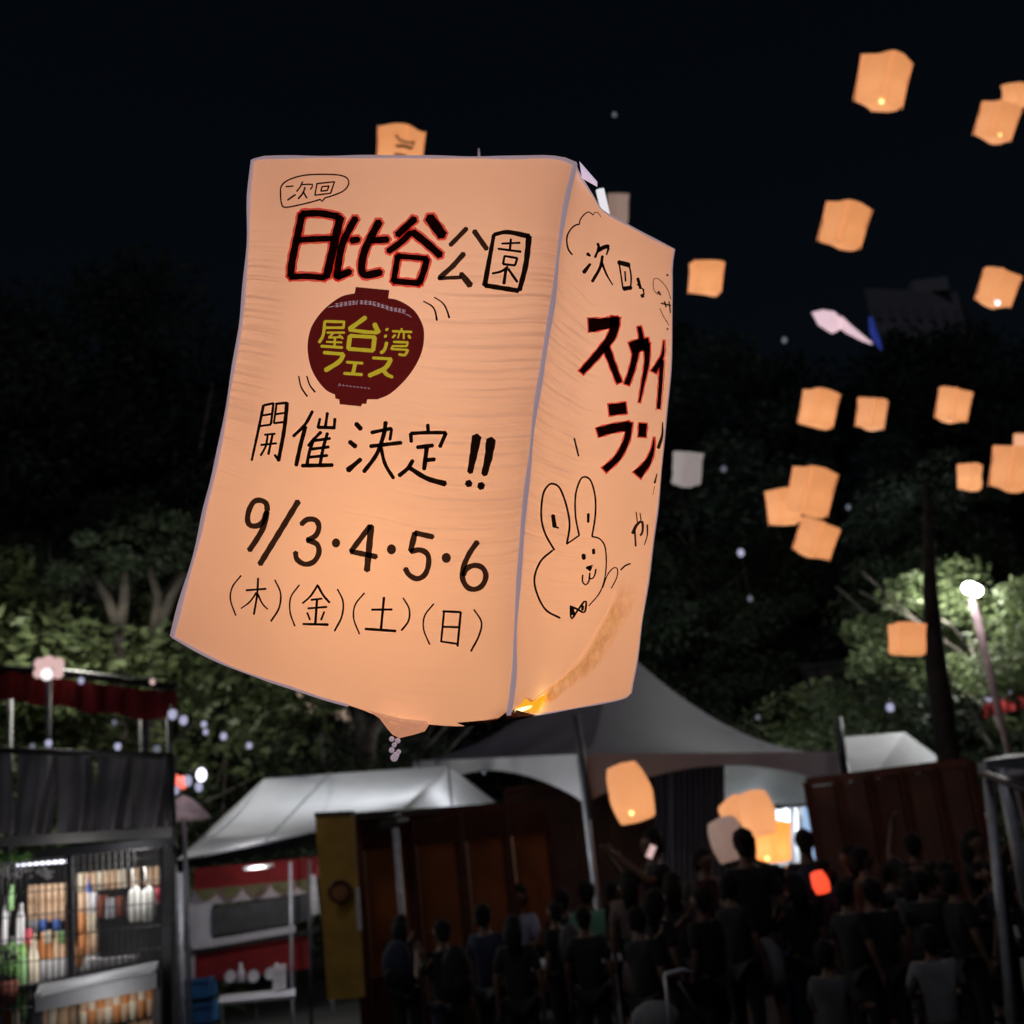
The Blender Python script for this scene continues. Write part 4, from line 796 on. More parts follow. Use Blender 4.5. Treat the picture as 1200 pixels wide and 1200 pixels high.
# yatai stall under the left tent
YS = 14.2
ys = empty('food_stall', W(300, 1100, YS).xy.to_3d(), 'food stall with red scalloped awning, dark menu board and red counter cloth', 'food stall')
def quad(mb, pix, Y, t=0.03, dy=0.0):
    if not hasattr(Y, '__len__'): Y = [Y] * 4
    return mb.slab([W(x, y, yy + dy) for (x, y), yy in zip(pix, Y)], t)
quad(MB(), [(228, 1044), (373, 1030), (373, 1004), (228, 1018)], YS, .03).build('awning', 'red', ys)
for k in range(5):
    x0, x1 = 228 + k * 29, 228 + (k + 1) * 29 - 1
    f = lambda x: 1044 - (x - 228) * 14 / 145
    mb = MB(); P = [W(x0 + (x1 - x0) * i / 8, f(x0 + (x1 - x0) * i / 8) - 1 + 14 * math.sin(math.pi * i / 8) ** .8, YS - .02) for i in range(9)]
    P2 = [p + Vector((0, .02, 0)) for p in P]; n = 9
    mb.add(P + P2, [tuple(range(n - 1, -1, -1)), tuple(range(n, 2 * n))] + [(i, i + 1, n + i + 1, n + i) for i in range(n - 1)]); mb.build('scallop', 'olive', ys)
quad(MB(), [(222, 1063), (370, 1046), (370, 1028), (226, 1042)], YS + .15).build('back_board', 'white_board', ys)
quad(MB(), [(222, 1112), (248, 1108), (248, 1060), (222, 1062)], YS).build('side_board', 'white_board', ys)
quad(MB(), [(248, 1098), (368, 1078), (368, 1047), (248, 1064)], YS - .03).build('menu_board', 'board_dark', ys)
quad(MB(), [(225, 1113), (346, 1096), (346, 1084), (225, 1105)], YS - .05).build('counter_edge', 'white_board', ys)
quad(MB(), [(225, 1119), (372, 1093), (372, 1088), (225, 1114)], YS - .06).build('counter_rail', 'black_metal', ys)
quad(MB(), [(228, 1152), (362, 1135), (362, 1096), (228, 1118)], YS).build('counter_cloth', 'red', ys)
quad(MB(), [(366, 1072), (374, 1071), (369, 1025), (361, 1026)], YS - .06).build('price_strip', 'white', ys)
quad(MB(), [(214, 1150), (228, 1148), (228, 1114), (216, 1116)], YS - .04).build('side_board', 'white_board', ys)
for k, x in enumerate((206, 213, 340, 362)): MB().tube([W(x, 1014 - k * 2, YS - .2), W(x - 1 + (4 if k > 1 else 0), 1210, YS - .2)], 0.03 if k < 2 else .018, 8).build('post', 'pole' if k < 3 else 'dark_pole', ys, True)
light(ys, W(300, 1062, YS - .9) + Vector((0, 0, .35)), 8, (1, .95, .95))
MB().tube([W(285, 1018, YS - .8), W(320, 1014, YS - .8)], 0.02, 8).build('lamp_tube', 'white', ys, True)
# things under it
for (x, y, s_, lab) in ((232, 1158, .30, 'blue plastic crate by the white post of the food stall, upper one'), (234, 1187, .30, 'blue plastic crate by the white post of the food stall, lower one')):
    c = W(x, y, YS - .1); o = empty('crate', c - Vector((0, 0, s_ / 2)), lab, 'crate', 'blue crates by the food stall')
    mb = MB()
    for (dx, dy, sx, sy) in ((-.16, 0, .02, .3), (.16, 0, .02, .3), (0, -.15, .34, .02), (0, .15, .34, .02)): mb.box(c + Vector((dx, dy, 0)), (sx, sy, .22))
    mb.box(c - Vector((0, 0, .1)), (.34, .32, .02)); mb.build('tub', 'blue', o); MB().box(c + Vector((0, -.165, .085)), (.36, .02, .03)).build('rim', 'blue', o)
for (x, y, lab) in ((270, 1144, 'left round white fan on the food stall counter'), (297, 1144, 'middle round white fan on the food stall counter'), (317, 1141, 'right round white fan on the food stall counter')):
    c = W(x, y, YS - .35); o = empty('plate', c, lab, 'plate', 'round white plates on the stall counter')
    MB().ball(c, .062, 16, 8, (1, .15, 1)).build('disc', 'white', o, True); MB().tube([c + Vector((.062 * math.cos(k * math.pi / 8), -.006, .062 * math.sin(k * math.pi / 8))) for k in range(17)], .006, 5).build('rim', 'pole', o, True)
    o['label'] = lab.replace('fan', 'plate')
wb = quad(MB(), [(321, 1160), (334, 1158), (334, 1130), (321, 1132)], YS - .35, .12).build('box', 'white', None); tag(wb, 'upright white carton at the right of the stall counter', 'carton')
for x, lab in ((283, 'left'), (325, 'right')):
    c = W(x, 1150, YS - .33); mb = MB().tube([c, c + Vector((0, 0, .10)), c + Vector((0, 0, .14)), c + Vector((0, 0, .19))], [.04, .04, .018, .018], 10).build('bottle', 'white_board', None, True)
    tag(mb, '%s pale squeeze bottle standing between the plates on the stall counter' % lab, 'bottle', 'pale bottles on the stall counter')
tb = empty('folding_table', W(300, 1175, YS - .5).xy.to_3d(), 'narrow grey folding table in front of the food stall', 'table')
quad(MB(), [(256, 1176), (346, 1168), (346, 1160), (258, 1168)], [YS - .7, YS - .7, YS - .2, YS - .2], .03).build('tabletop', 'white_board', tb)
for x in (260, 300, 342): MB().tube([W(x, 1172, YS - .5), W(x + 2, 1215, YS - .5)], .014, 6).build('leg', 'pole', tb, True)

# ================================================================== left wire stall with goods
YG = 7.0
gs = empty('goods_stall', W(100, 1100, YG).xy.to_3d(), 'brightly lit goods stall behind a black wire grid at lower left', 'stall')
MB().beam(W(-60, 1011, YG), W(206, 986, YG), 0.05).build('top_bar', 'dark_pole', gs)
MB().beam(W(-60, 1018, YG), W(80, 1004, YG), 0.03).build('top_bar', 'pole', gs)
for x, y0, w_ in ((82, 1000, .035), (195, 988, .055), (-40, 1010, .04)): MB().beam(W(x, y0, YG), W(x + 3, 1240, YG), w_).build('post', 'dark_pole', gs)
MB().beam(W(-60, 990, YG + .4), W(203, 975, YG + .4), 0.06).build('roof_bar', 'black_metal', gs)
for k, x in enumerate(np.arange(-28, 193, 7.4)): MB().tube([W(x, 1012 - (x) * .1, YG - .03), W(x + 2, 1230, YG - .03)], 0.0042, 5).build('wire', 'black_metal', gs)
for y in (1020, 1047, 1074, 1101, 1128, 1155, 1182): MB().tube([W(-40, y + 6, YG - .036), W(193, y - 17, YG - .036)], 0.0034, 4).build('wire', 'black_metal', gs)
MB().slab([W(-60, 1260, YG + 1.2), W(205, 1250, YG + 1.2), W(205, 990, YG + 1.2), W(-60, 1005, YG + 1.2)], .03).build('back_board', 'board_dark', gs)
light(gs, W(50, 1012, YG + .12), 6.5, (1, .95, .88), size=.12); light(gs, W(160, 1004, YG + .0), 7.5, (1, .96, .92), size=.12); light(gs, W(30, 1110, YG + .05), 2.0, (1, .96, .92), size=.1)  # stall lamp, plus lights added to brighten the bags and left goods
MB().tube([W(20, 1012, YG + .4), W(80, 1008, YG + .4)], .015, 8).build('lamp_tube', 'led_white', gs, True)
for nm, c in (('p_tan', (.62, .42, .28)), ('p_orange', (.62, .26, .10)), ('p_white', (.75, .74, .78)), ('p_brown', (.16, .045, .03)), ('p_green', (.25, .45, .2)), ('p_blue', (.08, .16, .5)), ('p_pink', (.6, .1, .14)), ('p_cream', (.75, .66, .52)), ('p_grey', (.3, .31, .34))): cloth(nm, c)
PM = {}
def packet_mesh(kind, mat):
    if (kind, mat) in PM: return PM[(kind, mat)]
    mb = MB()
    if kind == 'packet':   # pillow bag with crimped ends
        for i in range(2):
            pass
        prof = [(0, .004), (.06, .005), (.16, .018), (.5, .026), (.84, .018), (.94, .005), (1, .004)]
        vs = []; fs = []
        for z, t in prof:
            for x in (-.5, -.3, 0, .3, .5): vs.append((x * .065, -t * (1 - (2 * x) ** 2 * .8), (z - .5) * .115))
            for x in (.5, .3, 0, -.3, -.5): vs.append((x * .065, t * (1 - (2 * x) ** 2 * .8), (z - .5) * .115))
        for i in range(len(prof) - 1):
            for j in range(10): k = (j + 1) % 10; fs.append((i * 10 + j, i * 10 + k, (i + 1) * 10 + k, (i + 1) * 10 + j))
        fs.append(tuple(range(9, -1, -1))); fs.append(tuple((len(prof) - 1) * 10 + j for j in range(10))); mb.add(vs, fs)
    elif kind == 'bottle': mb.tube([(0, 0, -.10), (0, 0, -.095), (0, 0, .03), (0, 0, .06), (0, 0, .075), (0, 0, .10)], [.024, .027, .027, .014, .011, .011], 12)
    elif kind == 'cup': mb.tube([(0, 0, -.05), (0, 0, .045), (0, 0, .05)], [.022, .030, .032], 12)
    PM[(kind, mat)] = mb.mesh(kind, mat, kind != 'box'); return PM[(kind, mat)]
def item(kind, mat, px, py, Y, label, group, sx=1, sz=1, cat=None, capm=None, rz=0):
    o = link(kind, packet_mesh(kind, mat)); o.location = W(px, py, Y); o.scale = (sx, 1, sz); o.rotation_euler = (0, R(random.uniform(-5, 5) + 1), rz + random.uniform(-.3, .3))
    tag(o, label, cat or kind, group); return o
ordn = ['first', 'second', 'third', 'fourth', 'fifth', 'sixth', 'seventh', 'eighth', 'ninth', 'tenth', 'eleventh', 'twelfth']
colx = [37, 48, 57, 65, 74]
for ci, x in enumerate(colx):
    for ri, (y, nm) in enumerate(((1048, 'upper'), (1070, 'middle'))):
        item('packet', random.choice(['p_tan', 'p_tan', 'p_cream']), x, y - ci * .5, YG + .5, '%s tan snack packet in the %s hanging column from the left' % (nm, ordn[ci]), 'tan packets hanging in the wire stall', .82, .95)
for x, m, lab in ((38, 'p_grey', 'grey'), (50, 'p_blue', 'bright blue'), (66, 'p_blue', 'dull blue')): item('packet', m, x, 1084, YG + .5, '%s packet below the tan hanging columns' % lab, 'blue and grey packets in the wire stall', .95, .7)
item('bottle', 'p_brown', 83, 1076, YG + .42, 'tall dark brown bottle behind the middle post of the wire stall', 'bottles in the wire stall', 1.2, 1.7)
for ci, x in enumerate((26, 39, 49, 58, 66, 74, 84)):
    item('bottle', ['p_orange', 'p_cream', 'p_orange', 'p_orange', 'p_tan', 'p_tan', 'p_orange'][ci], x, 1114 - ci * .6, YG + .35, '%s bottle from the left in the orange middle row' % ordn[ci], 'orange topped bottles in the middle row', 1.0, .95)
    item('cup', 'p_white', x + 1, 1140 - ci, YG + .3, '%s white cup from the left under the orange row' % ordn[ci], 'white cups under the orange row', 1.0, 1.25)
for ci, x in enumerate((97, 109)):
    for ri, (y, m) in enumerate(((1058, 'p_tan'), (1082, 'p_orange'), (1107, 'p_orange'), (1130, 'p_white'))):
        mm = m if ci == 0 else ['p_white', 'p_cream', 'p_tan', 'p_white'][ri]
        item('packet', mm, x, y, YG + .4, '%s item down the %s column right of the middle post' % (ordn[ri], 'first' if ci == 0 else 'second'), 'packets right of the middle post', .95, 1.05)
item('bottle', 'p_blue', 105, 1043, YG + .45, 'small violet bottle at the top of the column right of the middle post', 'bottles in the wire stall', .7, .7)
for ci, x in enumerate(range(95, 192, 8)):
    if 150 < x < 176 and ci % 2: continue
    item('packet', 'p_tan' if ci % 3 else 'p_cream', x, 1034 - (x - 95) * .09, YG + .55, 'tan packet number %s from the left on the high rail right of the post' % (ordn[min(ci, 11)] if ci < 12 else 'last'), 'tan packets on the high rail', .85, .95)
item('cup', 'p_pink', 188, 1050, YG + .2, 'pinkish red tag cup by the right post of the wire stall', 'cups in the wire stall', 1.2, .9)
for k, (x, y, m, kd, w2, h2, lab) in enumerate(((92, 1122, 'p_orange', 'cup', 1.1, 1.1, 'orange cup at the foot of the middle post'), (33, 1098, 'p_pink', 'packet', .8, .8, 'pink packet above the first orange bottle'), (72, 1098, 'p_green', 'cup', .9, .7, 'green cup above the orange row'), (56, 1098, 'p_cream', 'cup', .9, .7, 'cream cup above the orange row'),
    (120, 1062, 'p_brown', 'packet', .9, 1.1, 'brown packet left of the white bags'), (130, 1064, 'p_grey', 'packet', .9, 1.0, 'grey packet left of the white bags'), (140, 1062, 'p_brown', 'packet', .8, 1.0, 'dark packet touching the white bags'), (18, 1108, 'p_white', 'cup', 1.0, 1.0, 'white cup over the leafy plant'), (12, 1172, 'p_cream', 'cup', 1.2, 1.2, 'cream cup under the leafy plant'), (34, 1160, 'p_white', 'cup', 1.1, 1.1, 'white cup left of the grey display table'), (8, 1190, 'p_orange', 'cup', 1.2, 1.2, 'orange cup in the bottom left corner'))):
    item(kd, m, x, y, YG + .3, lab, 'assorted goods in the wire stall', w2, h2)
for r_ in range(2):
    for k in range(9):
        item('cup', ['p_tan', 'p_cream', 'p_orange'][(k + r_) % 3], 98 + k * 10, 1178 - k * 2.0 + r_ * 18, YG - .5, '%s small jar from the left in the %s row under the display table' % (ordn[k], 'upper' if r_ == 0 else 'lower'), 'small jars under the display table', 1.0, .85)
# pair of white bags on straps
bg_ = empty('bag', W(165, 1060, YG + .12), 'pair of bright white bags hanging by two straps in the wire stall', 'bag')
M['bag'] = pmat('white_nylon', (.85, .85, .82), .6, transl=.3)
for x in (158, 173):
    MB().tube([W(x - 3, 1043, YG + .12), W(x, 1046, YG + .12), W(x, 1062, YG + .12), W(x, 1074, YG + .12), W(x, 1080, YG + .12)], [.034, .042, .044, .042, .026], 12).build('pouch', 'bag', bg_, True)
for a, b in (((156, 1018), (158, 1042)), ((170, 1016), (174, 1040))): MB().beam(W(*a, YG + .12), W(*b, YG + .12), .026, .008).build('strap', 'bag', bg_)
# upper tray with cups, lower cloth covered shelf
MB().slab([W(-60, 1175, YG + .15), W(168, 1128, YG + .15), W(168, 1124, YG + .5), W(-60, 1168, YG + .5)], .02).build('shelf', 'black_metal', gs)
for k in range(7): item('cup', 'p_white', 108 + k * 8.5, 1130 - k * 1.1, YG + .3, '%s little white cup from the left on the tray by the dark corner' % ordn[k], 'little white cups on the tray', .85, .55 - k * .03)
sh = empty('display_table', W(110, 1180, YG - .5).xy.to_3d(), 'display table with grey cloth in front of the wire stall', 'table')
quad(MB(), [(40, 1172), (182, 1142), (186, 1128), (46, 1156)], [YG - .55, YG - .55, YG - .1, YG - .1], .02).build('tabletop', 'p_grey', sh)
quad(MB(), [(42, 1186), (184, 1158), (184, 1140), (42, 1170)], YG - .57, .015).build('cloth_skirt', 'p_grey', sh)
for x in (44, 184): MB().beam(W(x, 1165 - (x - 44) * .2, YG - .5), W(x + 2, 1300, YG - .5), .04).build('leg', 'dark_pole', sh)
for k, x in enumerate((50, 62, 74, 87, 102, 112, 122, 132, 142, 158, 170, 181)):
    item('packet', ['p_tan', 'p_cream', 'p_tan', 'p_tan', 'p_tan', 'p_orange', 'p_tan', 'p_cream', 'p_tan', 'p_orange', 'p_tan', 'p_cream'][k], x, 1191 - k * 1.6 - (12 if k > 8 else 0), YG - .45, '%s packet from the left hanging under the grey display table' % ordn[k], 'packets under the display table', 1.0, 1.35)
for k, x in enumerate((158, 170, 181)): item('packet', 'p_tan', x, 1196 - k, YG - .45, '%s packet in the bottom right corner row of the display table' % ordn[k], 'packets under the display table', 1.0, 1.3)
light(gs, W(110, 1172, YG - .75), 1.6, (1, .95, .9), size=.1); light(gs, W(110, 1120, YG - .3), 1.3, (1, .96, .93), size=.1)  # fill lights added to brighten the table and packets, without fixtures
for k, (x, y, m, w2, h2) in enumerate(((6, 1078, 'p_white', .9, 1.9), (24, 1082, 'p_white', .8, 1.6), (13, 1052, 'p_green', .9, 1.0), (26, 1134, 'p_green', 1.2, 1.6), (40, 1128, 'p_cream', 1.1, 1.8), (20, 1165, 'p_green', 1.3, 1.1), (22, 1192, 'p_cream', 1.3, 1.1), (28, 1180, 'p_green', 1.0, 1.0))):
    item('bottle', m, x, y, YG + .25, ['tall white bottle at the far left of the wire stall', 'slim white bottle beside the tall one at the far left', 'short green bottle above the white ones at far left', 'pale green bottle beside the leafy plant', 'cream bottle right of the pale green one', 'greenish jar below the leafy plant', 'cream jar at the bottom left corner', 'squat green jar above the cream jar at bottom left'][k], 'bottles in the wire stall', w2, h2 * .7)
def leaf_cloud(n, rx, ry, rz, size, seed, clusters=24, cl_r=0.3, hollow=0.35):
    rg = np.random.RandomState(seed); th = rg.rand(clusters) * 2 * np.pi; cz = rg.rand(clusters) * 2 - 1; rr = hollow + (1 - hollow) * rg.rand(clusters) ** .5
    s_ = np.sqrt(1 - cz ** 2); cen = np.stack([rx * rr * s_ * np.cos(th), ry * rr * s_ * np.sin(th), rz * rr * cz], 1)
    crad = cl_r * (0.55 + 0.9 * rg.rand(clusters)); idx = rg.randint(0, clusters, n)
    d = rg.randn(n, 3); d /= np.linalg.norm(d, axis=1)[:, None]; d *= (rg.rand(n) ** .45)[:, None]; d[:, 2] *= .62
    p = cen[idx] + d * crad[idx][:, None]
    a = rg.randn(n, 3); a[:, 2] *= .5; a /= np.linalg.norm(a, axis=1)[:, None]; b = np.cross(a, rg.randn(n, 3)); b /= np.linalg.norm(b, axis=1)[:, None]
    s2 = (size * (.6 + .8 * rg.rand(n)))[:, None]
    v = np.stack([p - a * s2, p - b * s2 * .42 + a * s2 * .1, p + a * s2, p + b * s2 * .42 + a * s2 * .1], 1).reshape(-1, 3)
    return v
def leaf_mesh(name, v, mat, off=(0, 0, 0)):
    me = bpy.data.meshes.new(name); n = len(v); v = v + np.array(off); me.vertices.add(n); me.vertices.foreach_set('co', v.astype(np.float32).ravel())
    me.loops.add(n); me.loops.foreach_set('vertex_index', np.arange(n, dtype=np.int32)); me.polygons.add(n // 4)
    me.polygons.foreach_set('loop_start', np.arange(0, n, 4, dtype=np.int32)); me.polygons.foreach_set('loop_total', np.full(n // 4, 4, dtype=np.int32)); me.update(); me.validate(); me.materials.append(M[mat]); return me
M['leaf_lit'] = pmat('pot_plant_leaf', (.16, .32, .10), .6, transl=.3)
pp = empty('pot_plant', W(8, 1150, YG + .1), 'leafy green pot plant at the left edge of the wire stall', 'plant')
f_ = link('foliage', leaf_mesh('pot_foliage', leaf_cloud(260, .09, .09, .11, .022, 5, 8, .05), 'leaf_lit', (0, 0, .12)), pp); MB().tube([W(8, 1150, YG + .1) - Vector((0, 0, .12)), W(8, 1150, YG + .1)], [.05, .065], 10).build('pot', 'p_brown', pp, True)
gp = empty('garland', W(10, 1006, YG - .1), 'green leafy garland on the top bar at the left edge', 'garland'); link('foliage', leaf_mesh('garland_foliage', leaf_cloud(260, .16, .04, .03, .018, 8, 9, .03), 'leaf_lit'), gp)
tm = MB(); rg2 = random.Random(4)
for k in range(40): x = rg2.uniform(-5, 60); tm.tube([W(x, 1024 + rg2.uniform(-9, 6), YG - .08), W(x + rg2.uniform(-6, 8), 1022 + rg2.uniform(-7, 8), YG - .08)], .006, 4)
tag(tm.build('tinsel', 'p_white'), 'pale lavender tinsel strung under the green garland at far left', 'tinsel')

# smoky vinyl curtain above the goods stall
vc_ = empty('vinyl_curtain', W(100, 930, YG + 1).xy.to_3d(), 'smoky clear vinyl curtain hanging above the wire stall', 'curtain')
for k in range(5):
    x0, x1 = -30 + k * 47, -30 + (k + 1) * 47 - 1; rgk = random.Random(k); ph = rgk.random() * 6; fr = rgk.uniform(8, 14)
    MB().grid(lambda u, v: W(x0 + (x1 - x0) * u + 3 * math.sin(v * 3 + ph), 882 + (x0 + 100) * .01 + v * (98 - 6 * u), YG + 1.0 + .06 * math.sin(u * fr * .5 + ph + v * 1.2) + .015 * math.sin(u * 15 + v * 3)), 30, 10).build('curtain_panel', 'curtain', vc_, True)
MB().tube([W(-40, 878, YG + .95), W(203, 886, YG + .95)], .022, 8).build('rail', 'black_metal', vc_, True)
MB().tube([W(198, 884, YG + .95), W(203, 1000, YG + .95)], .03, 8).build('post', 'black_metal', vc_, True)
MB().tube([W(-40, 990, YG + .95), W(206, 975, YG + .95)], .03, 8).build('rail', 'dark_pole', vc_, True)
light(vc_, W(90, 950, YG + 2.2), 3.2, (.9, .9, 1.0))

# red band with bulbs beyond
rb_ = empty('red_banner', W(100, 810, 14).xy.to_3d(), 'long red cloth band strung between posts at left, before the trees', 'banner')
MB().grid(lambda u, v: W(-30 + 237 * u, 785 + 3 * u + 22 * sm(0, 1, u) + v * (34 + 2 * math.sin(u * 25)), 14 + .05 * math.sin(u * 60 + v)), 80, 4).build('cloth', 'red', rb_, True)
MB().tube([W(-30, 783, 14.05), W(60, 787, 14.05), W(130, 795, 14.05), W(208, 806, 14.05)], .05, 8).build('rail', 'black_metal', rb_, True)
for x in (12, 168, 197): MB().tube([W(x, 812, 14.1), (W(x, 812, 14.1).x, W(x, 812, 14.1).y, 0)], .035 if x != 168 else .06, 8).build('post', 'dark_pole', rb_, True)
rb2 = MB().grid(lambda u, v: W(1152 + 80 * u, 826 - 24 * u + v * (16 + 3 * u), 22 + .04 * math.sin(u * 50)), 30, 3).build('red_banner', 'red', None, True); tag(rb2, 'red cloth band at the right edge below the floodlight', 'banner')
bulbs = [(95, 797, 14, 3.6, 'bulb', 'on the red band just right of the globe cluster'), (179, 798, 14, 3.4, 'globe_pink', 'warm one above the right part of the red band'), (202, 836, 13.8, 5.5, 'bulb', 'biggest at the right end of the red band'), (215, 843, 13.8, 5, 'bulb', 'just right of the biggest at the band end'),
    (239, 848, 14, 3.6, 'bulb', 'third along the dark canopy right of the red band'), (241, 857, 14, 3.2, 'bulb', 'hanging just below the third beyond the band'), (262, 862, 14, 4, 'bulb', 'tall one between the red band and the tent'), (292, 873, 14, 3.4, 'bulb', 'nearest the white tent ridge at left'),
    (57, 870, 9, 4, 'bulb', 'above the vinyl curtain at left'), (38, 874, 9, 3.4, 'bulb_dim', 'dim one above the vinyl curtain'), (138, 874, 9, 4, 'bulb', 'above the middle of the vinyl curtain'), (184, 877, 9, 4.4, 'bulb_dim', 'dim one above the right end of the vinyl curtain'), (134, 846, 12, 3, 'bulb_dim', 'faint one below the red band'),
    (868, 647, 20, 4.2, 'bulb', 'bright one in the dark trees right of the rabbit'), (879, 701, 20, 3, 'bulb_dim', 'faint one in the trees below the bright one'), (848, 549, 22, 3.4, 'bulb_dim', 'faint one right of the grey lantern'), (1043, 828, 19, 4.6, 'bulb', 'bright one above the small white tent'), (994, 594, 24, 2.8, 'bulb_dim', 'very faint one right of the touching lanterns'),
    (888, 840, 19, 2.4, 'bulb_dim', 'very faint one just above the dark canopy'), (919, 398, 24, 3.4, 'bulb_dim', 'pale oblong one left of the kite'), (720, 134, 60, 2.8, 'bulb_dim', 'stand-in for a distant lantern, tiny speck alone high in the sky'), (567, 905, 15, 1.8, 'bulb_dim', 'tiny one beside the white gable'),  # sky speck is a bulb put in for a distant lantern
    (1158, 817, 21.8, 3.6, 'bulb', 'leftmost over the red band at the right edge'), (1168, 815, 21.8, 3.8, 'bulb', 'second over the red band at the right edge'), (1183, 808, 21.8, 4, 'bulb', 'third over the red band at the right edge'), (1197, 801, 21.8, 4, 'bulb', 'last over the red band, cut by the right edge')]
bm_ = {}
for (x, y, Y, r, m, lab) in bulbs:
    if m not in bm_: bm_[m] = (MB().ball((0, 0, -.2), 1, 10, 8, (1, 1, 1.15)).mesh('glass', m, True), MB().tube([(0, 0, .8), (0, 0, 1.7)], [.5, .4], 8).mesh('socket', 'black_metal', True))
    o = empty('string_bulb', W(x, y, Y), 'small pale bulb, ' + lab, 'bulb', 'string bulbs round the festival'); k = r * Y / FPX; o.scale = (k, k, k)
    link('glass', bm_[m][0], o); link('socket', bm_[m][1], o)
def cable(pts, label, sag=.10):
    P = []
    for a, b in zip(pts, pts[1:]):
        a, b = Vector(a), Vector(b)
        for k in range(6): t = k / 6; P.append(a.lerp(b, t) + Vector((0, 0, -sag * 4 * t * (1 - t))))
    P.append(Vector(pts[-1])); tag(MB().tube(P, .006, 5).build('light_cable', 'black_metal'), label, 'cable')
up = lambda x, y, Y: W(x, y, Y) + Vector((0, 0, 1.6 * 3.8 * Y / FPX))
cable([up(95, 797, 14), up(179, 798, 14), up(202, 836, 13.8), up(215, 843, 13.8), up(239, 848, 14), up(262, 862, 14), up(292, 873, 14)], 'black cable carrying the bulbs from the red band to the white tent', .05)
cable([up(38, 874, 9), up(57, 870, 9), up(138, 874, 9), up(184, 877, 9)], 'black cable carrying the bulbs above the vinyl curtain', .03)
cable([up(1158, 817, 21.8), up(1168, 815, 21.8), up(1183, 808, 21.8), up(1197, 801, 21.8), up(1240, 780, 21.8)], 'black cable carrying the bulbs over the red band at the right edge', .03)
cable([up(879, 701, 20), up(868, 647, 20), up(848, 549, 22), up(919, 398, 24)], 'thin cable running up through the dark trees right of the huge lantern', .2)
for (x, y, Y, e) in ((868, 647, 22.5, 120), (930, 760, 23, 60), (300, 800, 21, 40)): light(None, W(x, y, Y), e, (.95, 1, .92), size=.2) if x == 868 else None  # light added behind the bulb to brighten the foliage, no fixture
# globe cluster lamp
gc = W(56, 784, 13.6); gl = empty('cluster_lamp', (gc.x, gc.y, 0), 'cluster of white and pink globe lamps glowing over the red band', 'lamp')
for (x, y, r, m) in ((47, 778, 7, 'globe_pink'), (57, 776, 8, 'globe_pink'), (68, 778, 7.5, 'globe_pink'), (45, 789, 6, 'globe_pink'), (68, 789, 6.5, 'globe_pink'), (55, 790, 7.5, 'globe')): MB().ball(W(x, y, 13.6), r * 13.6 / FPX, 12, 8).build('globe', m, gl, True)
MB().tube([(gc.x, gc.y + .03, 0), (gc.x, gc.y + .03, gc.z)], .03, 8).build('post', 'dark_pole', gl, True)
light(gl, gc + Vector((0, .9, .7)), 230, (1.0, .98, .86), size=.2)
# small red and white paper lights right of the vinyl curtain
for (x, y, r, m, lab, cn) in ((206, 914, 5, 'paper_red', 'left small red paper light beside the vinyl curtain', 0), (214, 917, 6, 'paper_red', 'right small red paper light beside the vinyl curtain', 0), (206, 926, 4, 'bulb', 'small bluish light under the red ones', 1), (220, 915, 5, 'bulb', 'pale violet light right of the red ones', 1), (233, 922, 4.5, 'bulb', 'oval white blue light low beside the curtain', 1), (236, 908, 6, 'led_white', 'brightest white light beside the vinyl curtain', 1)):
    mb = MB().ball(W(x, y, 11), r * 11 / FPX, 10, 7, (1, 1, 1.3)); mb.build('paper_light', m, None, True); tag(C.objects[-1], lab, 'light', 'small lights beside the vinyl curtain')
um = empty('parasol', W(222, 960, 11).xy.to_3d(), 'pinkish cloth parasol half hidden behind the vinyl curtain', 'parasol')
pc = W(215, 932, 11); mb = MB(); mb.grid(lambda u, v: pc + Vector((math.cos(u * 6.283) * .24 * v, math.sin(u * 6.283) * .24 * v, -.22 * v ** 1.6)), 16, 5); M['parasol'] = pmat('pink_cloth', (.5, .38, .42), .8, transl=.4); mb.build('canopy', 'parasol', um, True)
MB().tube([(pc.x, pc.y, 0), pc], .02, 8).build('pole', 'pole', um, True); light(um, pc + Vector((.1, -.4, .3)), 4)

M['mast'] = pmat('pinkish_mast', (.42, .30, .30), .6)
# ================================================================== floodlight on its mast
fp = W(1140, 692, 19.5)
fl_ = empty('floodlight', (fp.x, fp.y, 0), 'blazing white floodlight on a pale mast before the trees at right', 'floodlight')
base = W(1158, 782, 19.5)
MB().tube([(base.x + .1, fp.y, 0), base, W(1146, 728, 19.5), W(1138, 702, 19.5)], [.04, .06, .075, .05], 10).build('mast', 'mast', fl_, True)
for k, (x, y) in enumerate(((1136, 689), (1143, 692))):
    MB().ball(W(x, y, 19.3), 8.5 * 19.3 / FPX, 16, 10, (1, .5, .85)).build('lamp_head', 'flood', fl_, True)
light(fl_, fp + Vector((.1, 1.3, .1)), 420, (1, .99, .95), size=.3)
light(fl_, W(1141, 706, 19.0) , 20, (1, .95, 1), size=.1)

